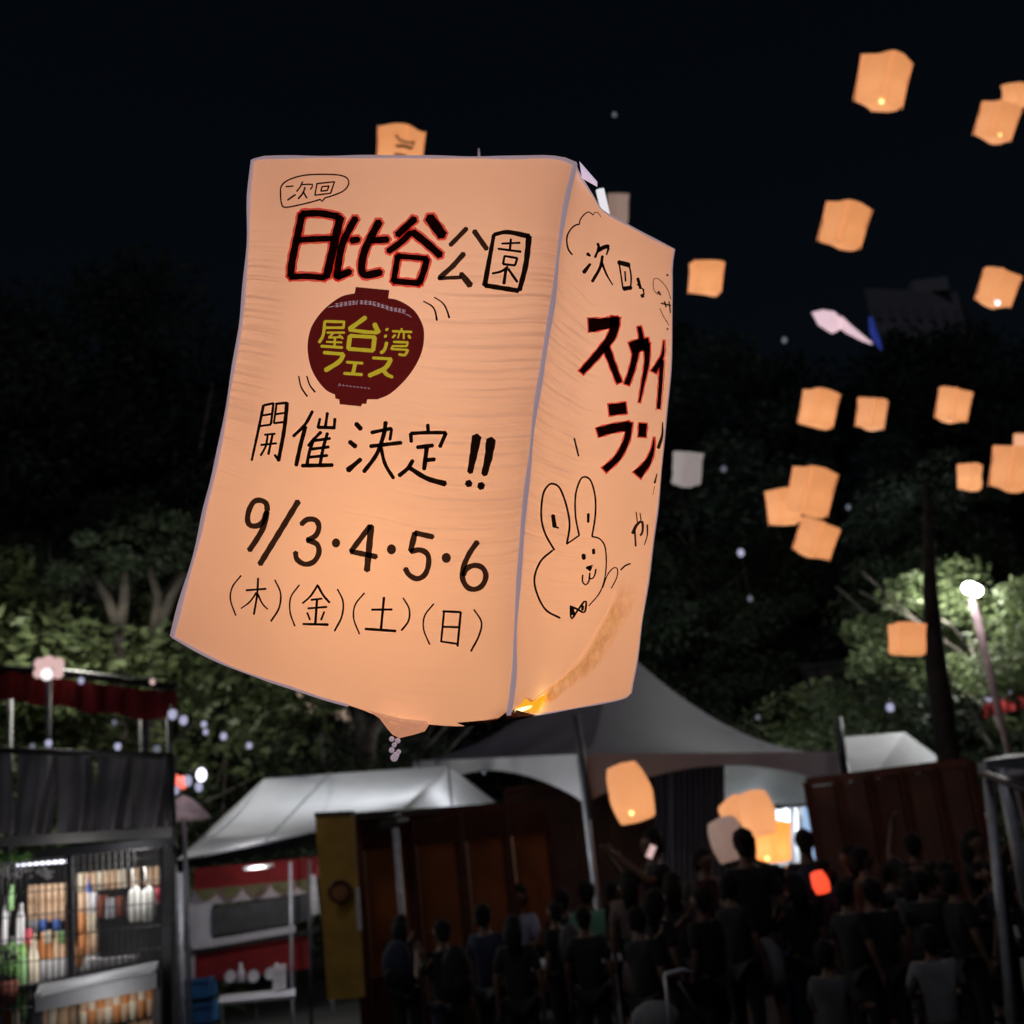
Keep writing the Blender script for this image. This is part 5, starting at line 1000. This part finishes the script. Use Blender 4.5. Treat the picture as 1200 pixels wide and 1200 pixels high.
# ================================================================== trees
def tree_mesh(seed, H=12, rx=3.4, rz=4.2, n=9000, size=.15, trunk=.24, mat='leaf', clusters=46, low=.62):
    rg = random.Random(seed); mb = MB(); zc = H * low; bends = [(0, 0, 0)]
    for k in range(1, 6): bends.append((bends[-1][0] + rg.uniform(-.2, .2), bends[-1][1] + rg.uniform(-.2, .2), H * .75 * k / 5))
    mb.tube(bends, [trunk * (1 - .15 * k) for k in range(6)], 10)
    for k in range(11):
        z = H * rg.uniform(.28, .72); a = rg.random() * 6.28; i = min(4, int(z / (H * .15))); p0 = Vector(bends[i]).lerp(Vector(bends[i + 1]), .5); L = rx * rg.uniform(.5, .9)
        p1 = p0 + Vector((math.cos(a) * L * .5, math.sin(a) * L * .5, L * .45)); p2 = p0 + Vector((math.cos(a) * L, math.sin(a) * L, L * rg.uniform(.5, 1.1)))
        mb.tube([p0, p1, p2], [trunk * .4, trunk * .24, trunk * .07], 6)
    return (mb.mesh('trunk', 'bark', True), leaf_mesh('crown', leaf_cloud(n, rx, rx, rz, size, seed, clusters, rx * .25), mat, (0, 0, zc)))
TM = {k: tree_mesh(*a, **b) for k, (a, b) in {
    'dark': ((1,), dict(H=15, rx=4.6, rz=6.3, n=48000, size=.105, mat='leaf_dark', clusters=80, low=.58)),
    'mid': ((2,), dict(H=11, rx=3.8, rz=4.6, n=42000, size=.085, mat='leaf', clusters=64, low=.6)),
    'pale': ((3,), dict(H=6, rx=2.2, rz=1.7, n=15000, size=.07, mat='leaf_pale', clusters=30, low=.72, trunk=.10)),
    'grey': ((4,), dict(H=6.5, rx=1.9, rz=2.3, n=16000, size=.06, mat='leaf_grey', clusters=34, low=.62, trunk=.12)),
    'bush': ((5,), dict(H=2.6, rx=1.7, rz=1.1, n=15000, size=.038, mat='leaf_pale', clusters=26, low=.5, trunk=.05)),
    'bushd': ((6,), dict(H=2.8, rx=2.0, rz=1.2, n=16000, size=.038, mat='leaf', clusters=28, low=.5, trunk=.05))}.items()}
def tree(kind, px, Y, label, top=None, s=1.0, rz=0, name='tree', H=None):
    x = W(px, 900, Y).x; o = empty(name, (x, Y, 0), label, 'bush' if name == 'bush' else 'tree', 'trees behind the festival', rz); 
    link('trunk', TM[kind][0], o); link('crown', TM[kind][1], o)
    if top is not None:
        zt = W(px, top, Y).z; Hs = {'dark': 15, 'mid': 11.2, 'pale': 5.9, 'grey': 6.3, 'bush': 2.4, 'bushd': 2.6}[kind]; s = zt / Hs
    o.scale = (s, s, s); return o
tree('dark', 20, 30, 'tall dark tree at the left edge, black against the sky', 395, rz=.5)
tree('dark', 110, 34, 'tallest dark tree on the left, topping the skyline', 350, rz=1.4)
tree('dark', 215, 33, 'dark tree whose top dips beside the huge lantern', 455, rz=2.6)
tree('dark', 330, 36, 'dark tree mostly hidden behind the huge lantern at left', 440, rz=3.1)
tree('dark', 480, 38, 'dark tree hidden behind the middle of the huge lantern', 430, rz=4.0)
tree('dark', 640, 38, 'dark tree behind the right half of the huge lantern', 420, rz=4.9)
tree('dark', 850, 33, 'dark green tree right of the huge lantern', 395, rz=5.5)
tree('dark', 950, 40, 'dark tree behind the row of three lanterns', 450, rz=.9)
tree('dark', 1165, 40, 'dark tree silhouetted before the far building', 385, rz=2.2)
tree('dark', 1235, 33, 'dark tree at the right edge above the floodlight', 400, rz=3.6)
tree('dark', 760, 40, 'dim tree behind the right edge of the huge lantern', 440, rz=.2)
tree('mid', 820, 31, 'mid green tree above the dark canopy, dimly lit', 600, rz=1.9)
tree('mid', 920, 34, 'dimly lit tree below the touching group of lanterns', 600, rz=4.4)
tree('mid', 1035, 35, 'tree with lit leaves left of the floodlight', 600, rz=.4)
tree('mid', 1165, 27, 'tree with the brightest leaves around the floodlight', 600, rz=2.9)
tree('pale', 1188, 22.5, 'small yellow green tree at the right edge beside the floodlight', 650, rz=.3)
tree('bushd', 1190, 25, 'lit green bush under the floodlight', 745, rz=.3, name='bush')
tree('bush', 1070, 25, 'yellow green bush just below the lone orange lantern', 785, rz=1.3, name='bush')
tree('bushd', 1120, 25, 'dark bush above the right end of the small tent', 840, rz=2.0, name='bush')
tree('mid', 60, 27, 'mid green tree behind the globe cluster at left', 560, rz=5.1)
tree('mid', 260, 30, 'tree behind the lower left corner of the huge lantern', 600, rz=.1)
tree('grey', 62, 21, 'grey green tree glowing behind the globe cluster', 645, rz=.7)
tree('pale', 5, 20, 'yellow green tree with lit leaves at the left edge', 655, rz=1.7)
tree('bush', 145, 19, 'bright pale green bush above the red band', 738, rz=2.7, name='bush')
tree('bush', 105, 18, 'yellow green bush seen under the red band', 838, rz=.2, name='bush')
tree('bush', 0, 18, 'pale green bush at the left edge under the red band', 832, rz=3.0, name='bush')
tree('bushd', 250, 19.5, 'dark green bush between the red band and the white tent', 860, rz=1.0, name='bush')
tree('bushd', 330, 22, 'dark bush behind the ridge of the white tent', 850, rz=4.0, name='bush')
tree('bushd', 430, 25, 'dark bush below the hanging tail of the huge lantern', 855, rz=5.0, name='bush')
# forked bare trunks lit at left
def forked(label, Y, base, limbs, r=.07, cr=None):
    b = W(*base, Y); o = empty('tree', (b.x, Y, 0), label, 'tree', 'trees behind the festival')
    mb = MB().tube([(b.x, Y, 0), b], [r * 1.3, r], 8)
    for L in limbs: mb.tube([b] + [W(x, y, Y + .2 * k) for k, (x, y) in enumerate(L)], [r] + [r * (.8 - .2 * k) for k in range(len(L))], 8)
    mb.build('trunk', 'bark', o, True)
    c = W(*cr[:2], Y + .3); ob = link('crown', leaf_mesh('forked_crown', leaf_cloud(4200, cr[2], cr[2] * .8, cr[3], .06, int(base[0]), 16, .32), cr[4]), o); ob.location = c - o.location
forked('slim tree with two pale stems in a V behind the red band', 18, (140, 742), [[(128, 705), (112, 675)], [(146, 700), (147, 662)]], .10, (118, 655, 1.0, .4, 'leaf'))
forked('slim tree with a bent pale stem beside the huge lantern corner', 18.5, (180, 752), [[(186, 700), (172, 655)], [(200, 700), (216, 672)]], .10, (190, 640, .9, .45, 'leaf'))
forked('pale trunk of a small tree behind the white tent ridge', 21, (427, 905), [[(424, 860), (420, 830)], [(434, 860), (450, 835)]], .16, (420, 815, 1.2, .5, 'leaf_dark'))
# broad dark trunk right
bt = empty('tree', W(1095, 900, 18.2).xy.to_3d(), 'broad black tree trunk between the lone lantern and the floodlight', 'tree', 'trees behind the festival')
MB().tube([(W(1100, 900, 18.2).x, 18.2, 0), W(1097, 780, 18.2), W(1090, 690, 18.2), W(1086, 560, 18.2)], [.20, .16, .11, .05], 14).build('trunk', 'bark_dark', bt, True)
cr_ = link('crown', leaf_mesh('broad_crown', leaf_cloud(14000, 1.9, 1.8, 1.1, .075, 77, 26, .55), 'leaf_dark'), bt); cr_.location = W(1092, 585, 26) - bt.location
# buildings
fbx = W(1085, 380, 95)
bld = empty('office_building', (fbx.x, 95, 0), 'far plain grey office block dimly visible behind the trees at upper right', 'building')
pL, pM_, pR = W(1016, 352, 92), W(1122, 343, 95), W(1142, 350, 104); zt = pM_.z
mb = MB(); A0, B0, C0 = pL.xy.to_3d(), pM_.xy.to_3d(), pR.xy.to_3d()
D0 = A0 + C0 - B0; P4 = [A0, B0, C0, D0]
mb.add([Vector((p.x, p.y, 0)) for p in P4] + [Vector((p.x, p.y, zt - (0.0 if k else 0))) for k, p in enumerate(P4)], [(0, 1, 5, 4), (1, 2, 6, 5), (2, 3, 7, 6), (3, 0, 4, 7), (4, 5, 6, 7)]); mb.build('wall', 'concrete', bld)
for r_ in range(6):
    for c_ in range(7):
        p = A0.lerp(B0, (c_ + .5) / 7); MB().box((p.x, p.y - .05, zt - 2.2 - r_ * 3.4), (.6, .1, 1.2)).build('window', 'win_dim', bld)
MB().box(((A0 + B0) / 2).lerp(C0, .2).to_tuple()[:2] + (zt + .6,), (3, 3, 1.2)).build('roof_plant', 'concrete', bld)
kb = empty('park_kiosk', W(1010, 900, 29).xy.to_3d(), 'brown panelled park building in the gloom above the small white tent', 'building')
k0, k1 = W(958, 900, 29), W(1072, 900, 29); zk = W(1010, 778, 29).z
for k in range(6):
    a = Vector((k0.x + (k1.x - k0.x) * k / 6 + .02, 29, 0)); b = Vector((k0.x + (k1.x - k0.x) * (k + 1) / 6 - .02, 29, 0))
    MB().slab([a, b, b + Vector((0, 0, zk)), a + Vector((0, 0, zk))], .1).build('wall_panel', 'wall_brown', kb)
MB().box(((k0.x + k1.x) / 2, 30.2, zk + .08), (k1.x - k0.x + .3, 2.5, .12)).build('roof', 'black_metal', kb)
MB().box(((k0.x + k1.x) / 2, 31.4, zk / 2), (k1.x - k0.x, .1, zk)).build('wall_panel', 'wall_brown', kb)
# pale boards seen under the huge lantern (notice boards lit behind)
nb = empty('notice_board', W(370, 850, 24).xy.to_3d(), 'pale lit notice board under the bottom edge of the huge lantern', 'sign')
for q, m in (([(342, 835), (366, 838), (382, 812), (350, 806)], 'white_board'), ([(375, 842), (412, 846), (410, 832), (378, 828)], 'white_board')): quad(MB(), q, 24, .06).build('board', 'p_cream', nb)
MB().tube([W(376, 840, 24.1), (W(376, 840, 24.1).x, 24.1, 0)], .05, 8).build('post', 'dark_pole', nb, True); light(nb, W(372, 800, 23.2), 22, (1, .8, .75))

# ================================================================== people
def skin_mesh(name, verts, edges, radii, root=0, sub=1, mat='skin'):
    me = bpy.data.meshes.new(name + '_src'); me.from_pydata(verts, edges, []); o = bpy.data.objects.new(name, me); C.objects.link(o)
    m = o.modifiers.new('s', 'SKIN'); m.use_smooth_shade = True
    for i, r in enumerate(radii):
        sv = me.skin_vertices[0].data[i]; sv.radius = r if hasattr(r, '__len__') else (r, r); sv.use_root = (i == root)
    s2 = o.modifiers.new('d', 'SUBSURF'); s2.levels = sub; s2.render_levels = sub
    bpy.context.view_layer.update(); dg_ = bpy.context.evaluated_depsgraph_get(); ev = o.evaluated_get(dg_)
    out = bpy.data.meshes.new_from_object(ev, depsgraph=dg_); out.name = name; bpy.data.objects.remove(o); out.materials.clear(); out.materials.append(M[mat]); out.shade_smooth(); return out
def person_meshes(pose, skirt=False):
    """1.66 m figure, feet at z=0, facing -Y (towards the camera)"""
    sit = pose == 'sit'; hz = .50 if sit else .90
    V, E, Rd = [], [], []
    def v(p, r, par=None):
        V.append(tuple(p)); Rd.append(r); i = len(V) - 1
        if par is not None: E.append((par, i))
        return i
    pel = v((0, 0, hz), (.13, .10)); wa = v((0, 0, hz + .16), (.115, .085), pel); ch = v((0, -.005, hz + .34), (.135, .095), wa); ne = v((0, .01, hz + .50), (.064, .060), ch)
    nk = v((0, 0, hz + .56), (.05, .052), ne); ja = v((0, -.015, hz + .605), (.058, .066), nk); hd = v((0, -.005, hz + .67), (.074, .088), ja); cr = v((0, .005, hz + .735), (.062, .075), hd)
    v((0, -.105, hz + .655), .011, hd)
    for s in (-1, 1): v((s * .086, .0, hz + .655), .013, hd)
    tor = (pel, wa, ch, ne)
    arms = []
    for s in (-1, 1):
        sh = (s * .155, .005, hz + .445)
        if pose == 'up': el, wr = (s * .24, -.16, hz + .36), (s * .12, -.34, hz + .56)
        elif pose == 'reach': el, wr = ((s * .25, -.12, hz + .58), (s * .18, -.2, hz + .86)) if s > 0 else ((s * .23, .02, hz + .2), (s * .2, -.14, hz + .02))
        elif pose == 'one': el, wr = ((s * .25, -.12, hz + .24), (s * .10, -.30, hz + .44)) if s > 0 else ((s * .22, .03, hz + .19), (s * .23, -.04, hz - .05))
        elif sit: el, wr = (s * .23, -.05, hz + .22), (s * .14, -.28, hz + .2)
        else: el, wr = (s * .22, .03, hz + .19), (s * .23, -.04, hz - .05)
        a = v(sh, .055, ch); b = v(el, .040, a); c = v(wr, .026, b)
        d = (Vector(wr) - Vector(el)).normalized(); side = Vector((0, 0, 1)).cross(d); side = side.normalized() if side.length > .1 else Vector((1, 0, 0))
        if abs(d.z) > .8: side = Vector((0, 1, 0))
        nrm = d.cross(side).normalized(); pl = v(tuple(Vector(wr) + d * .055), (.030, .018), c)
        for k, (off, ln) in enumerate(((-.030, .075), (-.010, .085), (.010, .08), (.030, .062))):
            q1 = Vector(wr) + d * .092 + side * off; q2 = q1 + d * ln * .55 + nrm * .012; q3 = q2 + d * ln * .45 + nrm * .028
            f1 = v(tuple(q1), .0095, pl); f2 = v(tuple(q2), .0088, f1); v(tuple(q3), .0078, f2)
        t1 = v(tuple(Vector(wr) + d * .045 - side * .042 + nrm * .012), .011, pl); v(tuple(Vector(wr) + d * .085 - side * .055 + nrm * .024), .009, t1)
        arms.append((sh, el, wr))
    legs = []
    for s in (-1, 1):
        hp = (s * .085, 0, hz - .06)
        if sit: kn, an = (s * .10, -.42, hz - .02), (s * .10, -.40, .09)
        else: kn, an = (s * .10, -.015, hz * .53), (s * .105, .02, .09)
        a = v(hp, .088, pel); b = v(kn, .056, a); c = v(an, .038, b); f = v((an[0] + s * .01, an[1] - .13, .035), (.036, .028), c)
        legs.append((hp, kn, an))
    out = {'body': skin_mesh('body', V, E, Rd)}
    # shirt
    V2, E2_, R2 = [], [], []
    def w2(p, r, par=None):
        V2.append(tuple(p)); R2.append(r); i = len(V2) - 1
        if par is not None: E2_.append((par, i))
        return i
    a = w2((0, 0, hz - .11), (.168, .135)); b = w2((0, 0, hz + .16), (.138, .108), a); c = w2((0, -.005, hz + .34), (.158, .118), b); q_ = w2((0, .005, hz + .47), (.078, .074), c); w2((0, .012, hz + .515), (.064, .062), q_)
    for sh, el, wr in arms: e = w2(sh, .072, c); w2(tuple(Vector(sh).lerp(Vector(el), .85)), .056, e)
    out['shirt'] = skin_mesh('shirt', V2, E2_, R2, mat='p_grey')
    V2, E2_, R2 = [], [], []
    a = w2((0, 0, hz + .02), (.150, .118))
    if skirt and not sit:
        b = w2((0, 0, hz - .22), (.20, .17), a); w2((0, 0, hz - .48), (.26, .21), b)
    else:
        for hp, kn, an in legs: b = w2(hp, .105, a); c = w2(kn, .074, b); w2(tuple(Vector(kn).lerp(Vector(an), .88)), .060, c)
    out['trousers'] = skin_mesh('trousers', V2, E2_, R2, mat='p_grey')
    hm = MB(); hm.ball((0, .020, hz + .695), .094, 14, 10, (.93, 1.04, 1.0)); 
    vs = []
    for q in hm.v:                       # lift the fringe off the face
        if q.y < -.03 and q.z < hz + .71: q = Vector((q.x * .9, -.03 + (q.y + .03) * .15, q.z))
        vs.append(q)
    rh = random.Random(pose); hm.v = vs; hm.ball((0, .045, hz + .635), .068, 10, 7); hm.v = [q + Vector((rh.uniform(-.007, .007), rh.uniform(-.007, .007), rh.uniform(-.007, .007))) for q in hm.v]; vs = hm.v; out['hair'] = hm.mesh('hair', 'hair', True)
    hl = MB(); hl.v = [q.copy() for q in vs]; hl.f = list(hm.f); hl.tube([(0, .05, hz + .70), (0, .075, hz + .58), (0, .09, hz + .42)], [.095, .095, .06], 12); out['hair_long'] = hl.mesh('hair_long', 'hair', True)
    fm_ = MB()
    for s in (-1, 1): fm_.ball((s * .03, -.088, hz + .68), .009, 6, 5)
    out['eyes'] = fm_.mesh('eyes', 'hair', True); out['mouth'] = MB().tube([(-.022, -.088, hz + .618), (0, -.094, hz + .616), (.022, -.088, hz + .618)], .004, 5).mesh('mouth', 'p_pink')
    fs_ = MB()
    for hp, kn, an in legs: fs_.ball((an[0] + (.01 if an[0] > 0 else -.01), an[1] - .06, .045), .1, 10, 6, (.5, 1.3, .5))
    out['shoes'] = fs_.mesh('shoes', 'shoe', True); out['h'] = hz + .67
    return out
for nm, c in (('c_black', (.012, .012, .014)), ('c_navy', (.02, .025, .05)), ('c_lav', (.26, .26, .36)), ('c_mint', (.14, .36, .24)), ('c_beige', (.14, .10, .09)), ('c_white', (.22, .22, .22)), ('c_grey', (.07, .07, .075)), ('c_olive', (.05, .055, .04)), ('c_wine', (.06, .02, .022)), ('c_blue', (.03, .05, .22))): cloth(nm, c)
PP = {'down': person_meshes('down'), 'up': person_meshes('up'), 'reach': person_meshes('reach'), 'one': person_meshes('one'), 'sit': person_meshes('sit'), 'skirt': person_meshes('down', True)}
def person(px, py, Y, label, pose='down', shirt='c_black', pants='c_black', rz=0, long=False, hair='hair', h=None):
    P = PP[pose]; c = W(px, py, Y); k = c.z / P['h']
    if k < .78 or k > 1.14:                        # keep a human size: shift in depth, then sit on what carries it
        k = min(1.14, max(.78, k))
    o = empty('person', (c.x, c.y, c.z - P['h'] * k if pose != 'x' else 0), label, 'person', 'people in the festival crowd', rz); o.scale = (k, k, k)
    if abs(o.location.z) > .02: o.location.z = 0
    for part, key, m in (('body', 'body', None), ('shirt', 'shirt', shirt), ('trousers' if pose != 'skirt' else 'skirt', 'trousers', pants), ('hair', 'hair_long' if long else 'hair', hair), ('eyes', 'eyes', None), ('mouth', 'mouth', None), ('shoes', 'shoes', None)):
        q = link(part, P[key], o)
        if m and m != 'hair': q.material_slots[0].link = 'OBJECT'; q.material_slots[0].material = M[m]
    return o
def stool(par_xy, label, seat=.46, Y=0):
    o = empty('stool', (par_xy[0], par_xy[1], 0), label, 'stool', 'stools in the crowd'); c = Vector((par_xy[0], par_xy[1], 0))
    MB().box(c + Vector((0, 0, seat - .12)), (.36, .36, .04)).build('seat', 'dark_pole', o)
    for sx in (-.15, .15):
        for sy in (-.15, .15): MB().tube([c + Vector((sx, sy, 0)), c + Vector((sx, sy, seat - .13))], .014, 6).build('leg', 'dark_pole', o)
BPK = (MB().ball((0, 0, 0), .19, 14, 10, (.78, .5, 1.15)).mesh('pack', 'c_grey', True), MB().ball((0, .075, -.07), .10, 10, 8, (1.05, .35, .8)).mesh('pocket', 'c_black', True))
seated = [(522, 1052, 14.3, 'person in black seated before the orange booth, leftmost of the row', 'c_black', .4, 'hair'), (548, 1036, 15.0, 'seated person in a pale cap before the orange booth', 'c_navy', 2.6, 'c_mint'),
    (577, 1034, 15.4, 'seated person with pale grey hair before the orange booth', 'c_grey', 3.3, 'hair_pale'), (606, 1050, 14.0, 'seated person in a lavender shirt leaning by the white table', 'c_lav', -.6, 'hair'), (628, 1052, 14.5, 'seated person in black just right of the lavender shirt', 'c_black', .9, 'hair'),
    (660, 1055, 14.0, 'seated person in black at the far side of the white table', 'c_black', 3.0, 'hair'), (688, 1046, 13.8, 'seated person in a mint green shirt at the white table', 'c_mint', 3.1, 'hair'), (1088, 1100, 8.6, 'seated person in a pale grey top low at right', 'c_white', 3.0, 'hair'), (968, 1118, 8.4, 'seated person in a dull grey top low in the crowd', 'c_grey', 2.4, 'hair')]
for (x, y, Y, lab, sh_, rz, hr) in seated:
    o = person(x, y, Y, lab, 'sit', sh_, 'c_black', rz, hair=hr); stool(o.location, 'dark stool under the ' + lab.split(' before')[0].split(' at the')[0].split(' low')[0])
stand = [(452, 1038, 11.6, 'person in black standing left of the front tent pole', 'down', 'c_black', 'c_black', .5, False), (735, 1035, 9.6, 'person in a brown dress behind the rounded lantern', 'skirt', 'c_beige', 'c_beige', 3.0, True),
    (716, 1040, 10.5, 'person in black right of the mint green shirt', 'down', 'c_black', 'c_navy', 2.0, False), (770, 984, 9.8, 'tall person in black under the curtain holding up a lit phone', 'up', 'c_black', 'c_black', -1.2, False), (797, 1022, 9.0, 'person in a grey patterned top with hair down', 'down', 'c_grey', 'c_black', 2.5, True),
    (830, 1012, 10, 'person in a dark red top left of the lantern bunch', 'down', 'c_wine', 'c_black', .7, False), (877, 990, 8.6, 'person in black with pale skirt just under the lantern bunch', 'skirt', 'c_black', 'c_white', 3.1, False), (912, 1025, 8.8, 'person in black with a blue waist under the brightest lantern', 'down', 'c_black', 'c_blue', 2.9, False),
    (943, 984, 9.6, 'person in black standing out against the bright doorway', 'down', 'c_black', 'c_black', 2.6, False), (985, 1000, 9.4, 'person in black right of the bright doorway', 'down', 'c_black', 'c_black', 3.3, True), (1015, 1012, 9.0, 'person in an olive top right of the small red lantern', 'down', 'c_olive', 'c_black', 2.2, False),
    (1045, 1018, 10, 'person in grey among the dark right hand crowd', 'down', 'c_grey', 'c_black', 1.0, False), (1075, 985, 9.6, 'person in black reaching up before the dark red booth', 'reach', 'c_black', 'c_black', 2.8, False), (1108, 1020, 9.2, 'person in a dark red top before the dark red booth', 'up', 'c_wine', 'c_black', -2.2, False),
    (1145, 992, 9.0, 'person in black beside the silver tent leg at right', 'up', 'c_black', 'c_black', .6, True), (850, 1040, 8.4, 'person in black left of the pale skirt', 'down', 'c_black', 'c_black', 2.2, False), (765, 1060, 8.2, 'person in black low in the middle of the crowd', 'down', 'c_black', 'c_black', 1.2, True), (985, 1050, 7.8, 'person in black in front at right of centre', 'down', 'c_black', 'c_black', 3.0, False),
    (1180, 1010, 10.5, 'person in black between the silver legs at the right edge', 'down', 'c_black', 'c_black', 1.9, False), (690, 1085, 8.4, 'person in black in front of the white table', 'down', 'c_black', 'c_black', 3.1, False), (560, 1075, 8.8, 'person in navy with back turned in front of the orange booth', 'down', 'c_navy', 'c_black', 3.0, False)]
stand += [(478, 1078, 9.5, 'person in black low beside the front tent pole', 'down', 'c_black', 'c_black', 2.6, True), (520, 1092, 8.4, 'person in black in the foreground gloom left of centre', 'down', 'c_black', 'c_navy', 3.4, False), (608, 1098, 8.2, 'person in black before the white table, hair down', 'down', 'c_black', 'c_black', 2.9, True),
    (650, 1072, 9.6, 'person in black left of the mint green shirt, back turned', 'down', 'c_black', 'c_black', 3.2, False), (742, 1078, 7.6, 'person in black in front of the brown dress', 'down', 'c_black', 'c_black', 3.0, False), (812, 1058, 8.0, 'person in black between the grey top and the pale skirt', 'down', 'c_black', 'c_black', 3.5, False),
    (932, 1042, 8.6, 'person in black below the bright doorway', 'down', 'c_black', 'c_black', 3.2, True), (962, 1022, 9.4, 'person in navy just right of the red lantern', 'down', 'c_navy', 'c_black', 2.3, False),
    (1030, 1052, 7.8, 'person in black in front of the olive top', 'down', 'c_black', 'c_black', 3.3, False), (1062, 1040, 8.6, 'person in dark grey left of the raised arm', 'down', 'c_grey', 'c_black', 2.7, True), (1092, 1050, 8.2, 'person in black below the raised arm', 'down', 'c_black', 'c_black', 3.0, False),
    (1125, 1060, 7.8, 'person in black in front near the silver tent leg', 'down', 'c_black', 'c_black', 2.5, False), (1160, 1050, 8.4, 'person in navy against the silver tent leg', 'down', 'c_navy', 'c_black', 3.4, True)]
prs = random.Random(11); bags = 0
for (x, y, Y, lab, ps, a, b, rz, lg_) in stand:
    rz += prs.uniform(-.9, .9) if ps == 'down' else 0; x += prs.uniform(-9, 9); y += prs.uniform(-7, 14) if Y < 9.3 else prs.uniform(-4, 6) 
    if ps == 'down' and prs.random() < .3: ps = 'one'
    pp_ = person(x, y, Y * 1.2, lab, ps, a, b, rz, lg_)
    if ps in ('down', 'one') and prs.random() < .3 and bags < 8:
        bags += 1; k = pp_.scale.x; c = pp_.location + Vector((-math.sin(rz) * .20 * k, math.cos(rz) * .20 * k, 1.16 * k))
        rp = empty('backpack', c, 'dark backpack worn by the ' + lab.split(',')[0].replace('person', 'person')[:70], 'backpack', 'backpacks in the crowd', rz)
        b1 = link('pack', BPK[0], rp); b2 = link('pocket', BPK[1], rp); b1.material_slots[0].link = 'OBJECT'; b1.material_slots[0].material = M[('c_grey', 'c_olive', 'c_navy', 'c_black')[bags % 4]]
ph = MB().box(W(763, 998, 11.1), (.07, .012, .13), Euler((.2, .5, .3)).to_matrix()).build('phone', 'board_dark'); tag(ph, 'phone with a pale lit screen held up in the crowd', 'phone')
sc_ = MB().box(W(763, 998, 11.088), (.06, .006, .115), Euler((.2, .5, .3)).to_matrix()).build('screen', 'globe_pink'); sc_.parent = ph
# white table
wt = empty('folding_table', W(665, 1115, 12.2).xy.to_3d(), 'pale folding table among the seated people left of centre', 'table')
tz = .72; tc_ = W(665, 1110, 12.4); MB().box((tc_.x, tc_.y, tz), (1.0, .75, .035)).build('tabletop', 'white_board', wt)
for sx in (-.42, .42):
    for sy in (-.3, .3): MB().tube([(tc_.x + sx, tc_.y + sy, 0), (tc_.x + sx, tc_.y + sy, tz - .02)], .015, 6).build('leg', 'pole', wt)
# stroller and bag, low near the bottom
bgc = W(768, 1196, 8.0); bs = MB().ball(bgc, .13, 14, 8, (1.2, .6, .9)).build('bag', 'c_white', None, True)
tag(bs, 'pale rounded rucksack at the bottom centre beside the stroller', 'bag')
stl = empty('stroller', W(820, 1170, 7.8).xy.to_3d(), 'dark folding stroller with thin pale frame at the bottom centre', 'stroller')
MB().tube([W(778, 1142, 7.8), W(800, 1136, 7.8), W(812, 1140, 7.8)], .012, 6).build('handle', 'pole', stl, True)
MB().tube([W(779, 1142, 7.8), W(786, 1215, 7.8)], .010, 6).build('frame_tube', 'pole', stl, True); MB().tube([W(795, 1150, 7.8), W(826, 1200, 7.8)], .010, 6).build('frame_tube', 'dark_pole', stl, True)
MB().grid(lambda u, v: W(800 + 34 * u, 1150 + 8 * u + 50 * v, 7.8 + .1 * math.sin(3.1 * v)), 6, 6).build('seat', 'c_black', stl, True)
for x in (790, 828):
    c = W(x, 1215, 7.8); c.z = .1; MB().tube([c + Vector((0, .09 * math.cos(a), .09 * math.sin(a))) for a in [k * math.pi / 8 for k in range(17)]], .012, 6).build('wheel', 'black_metal', stl, True)
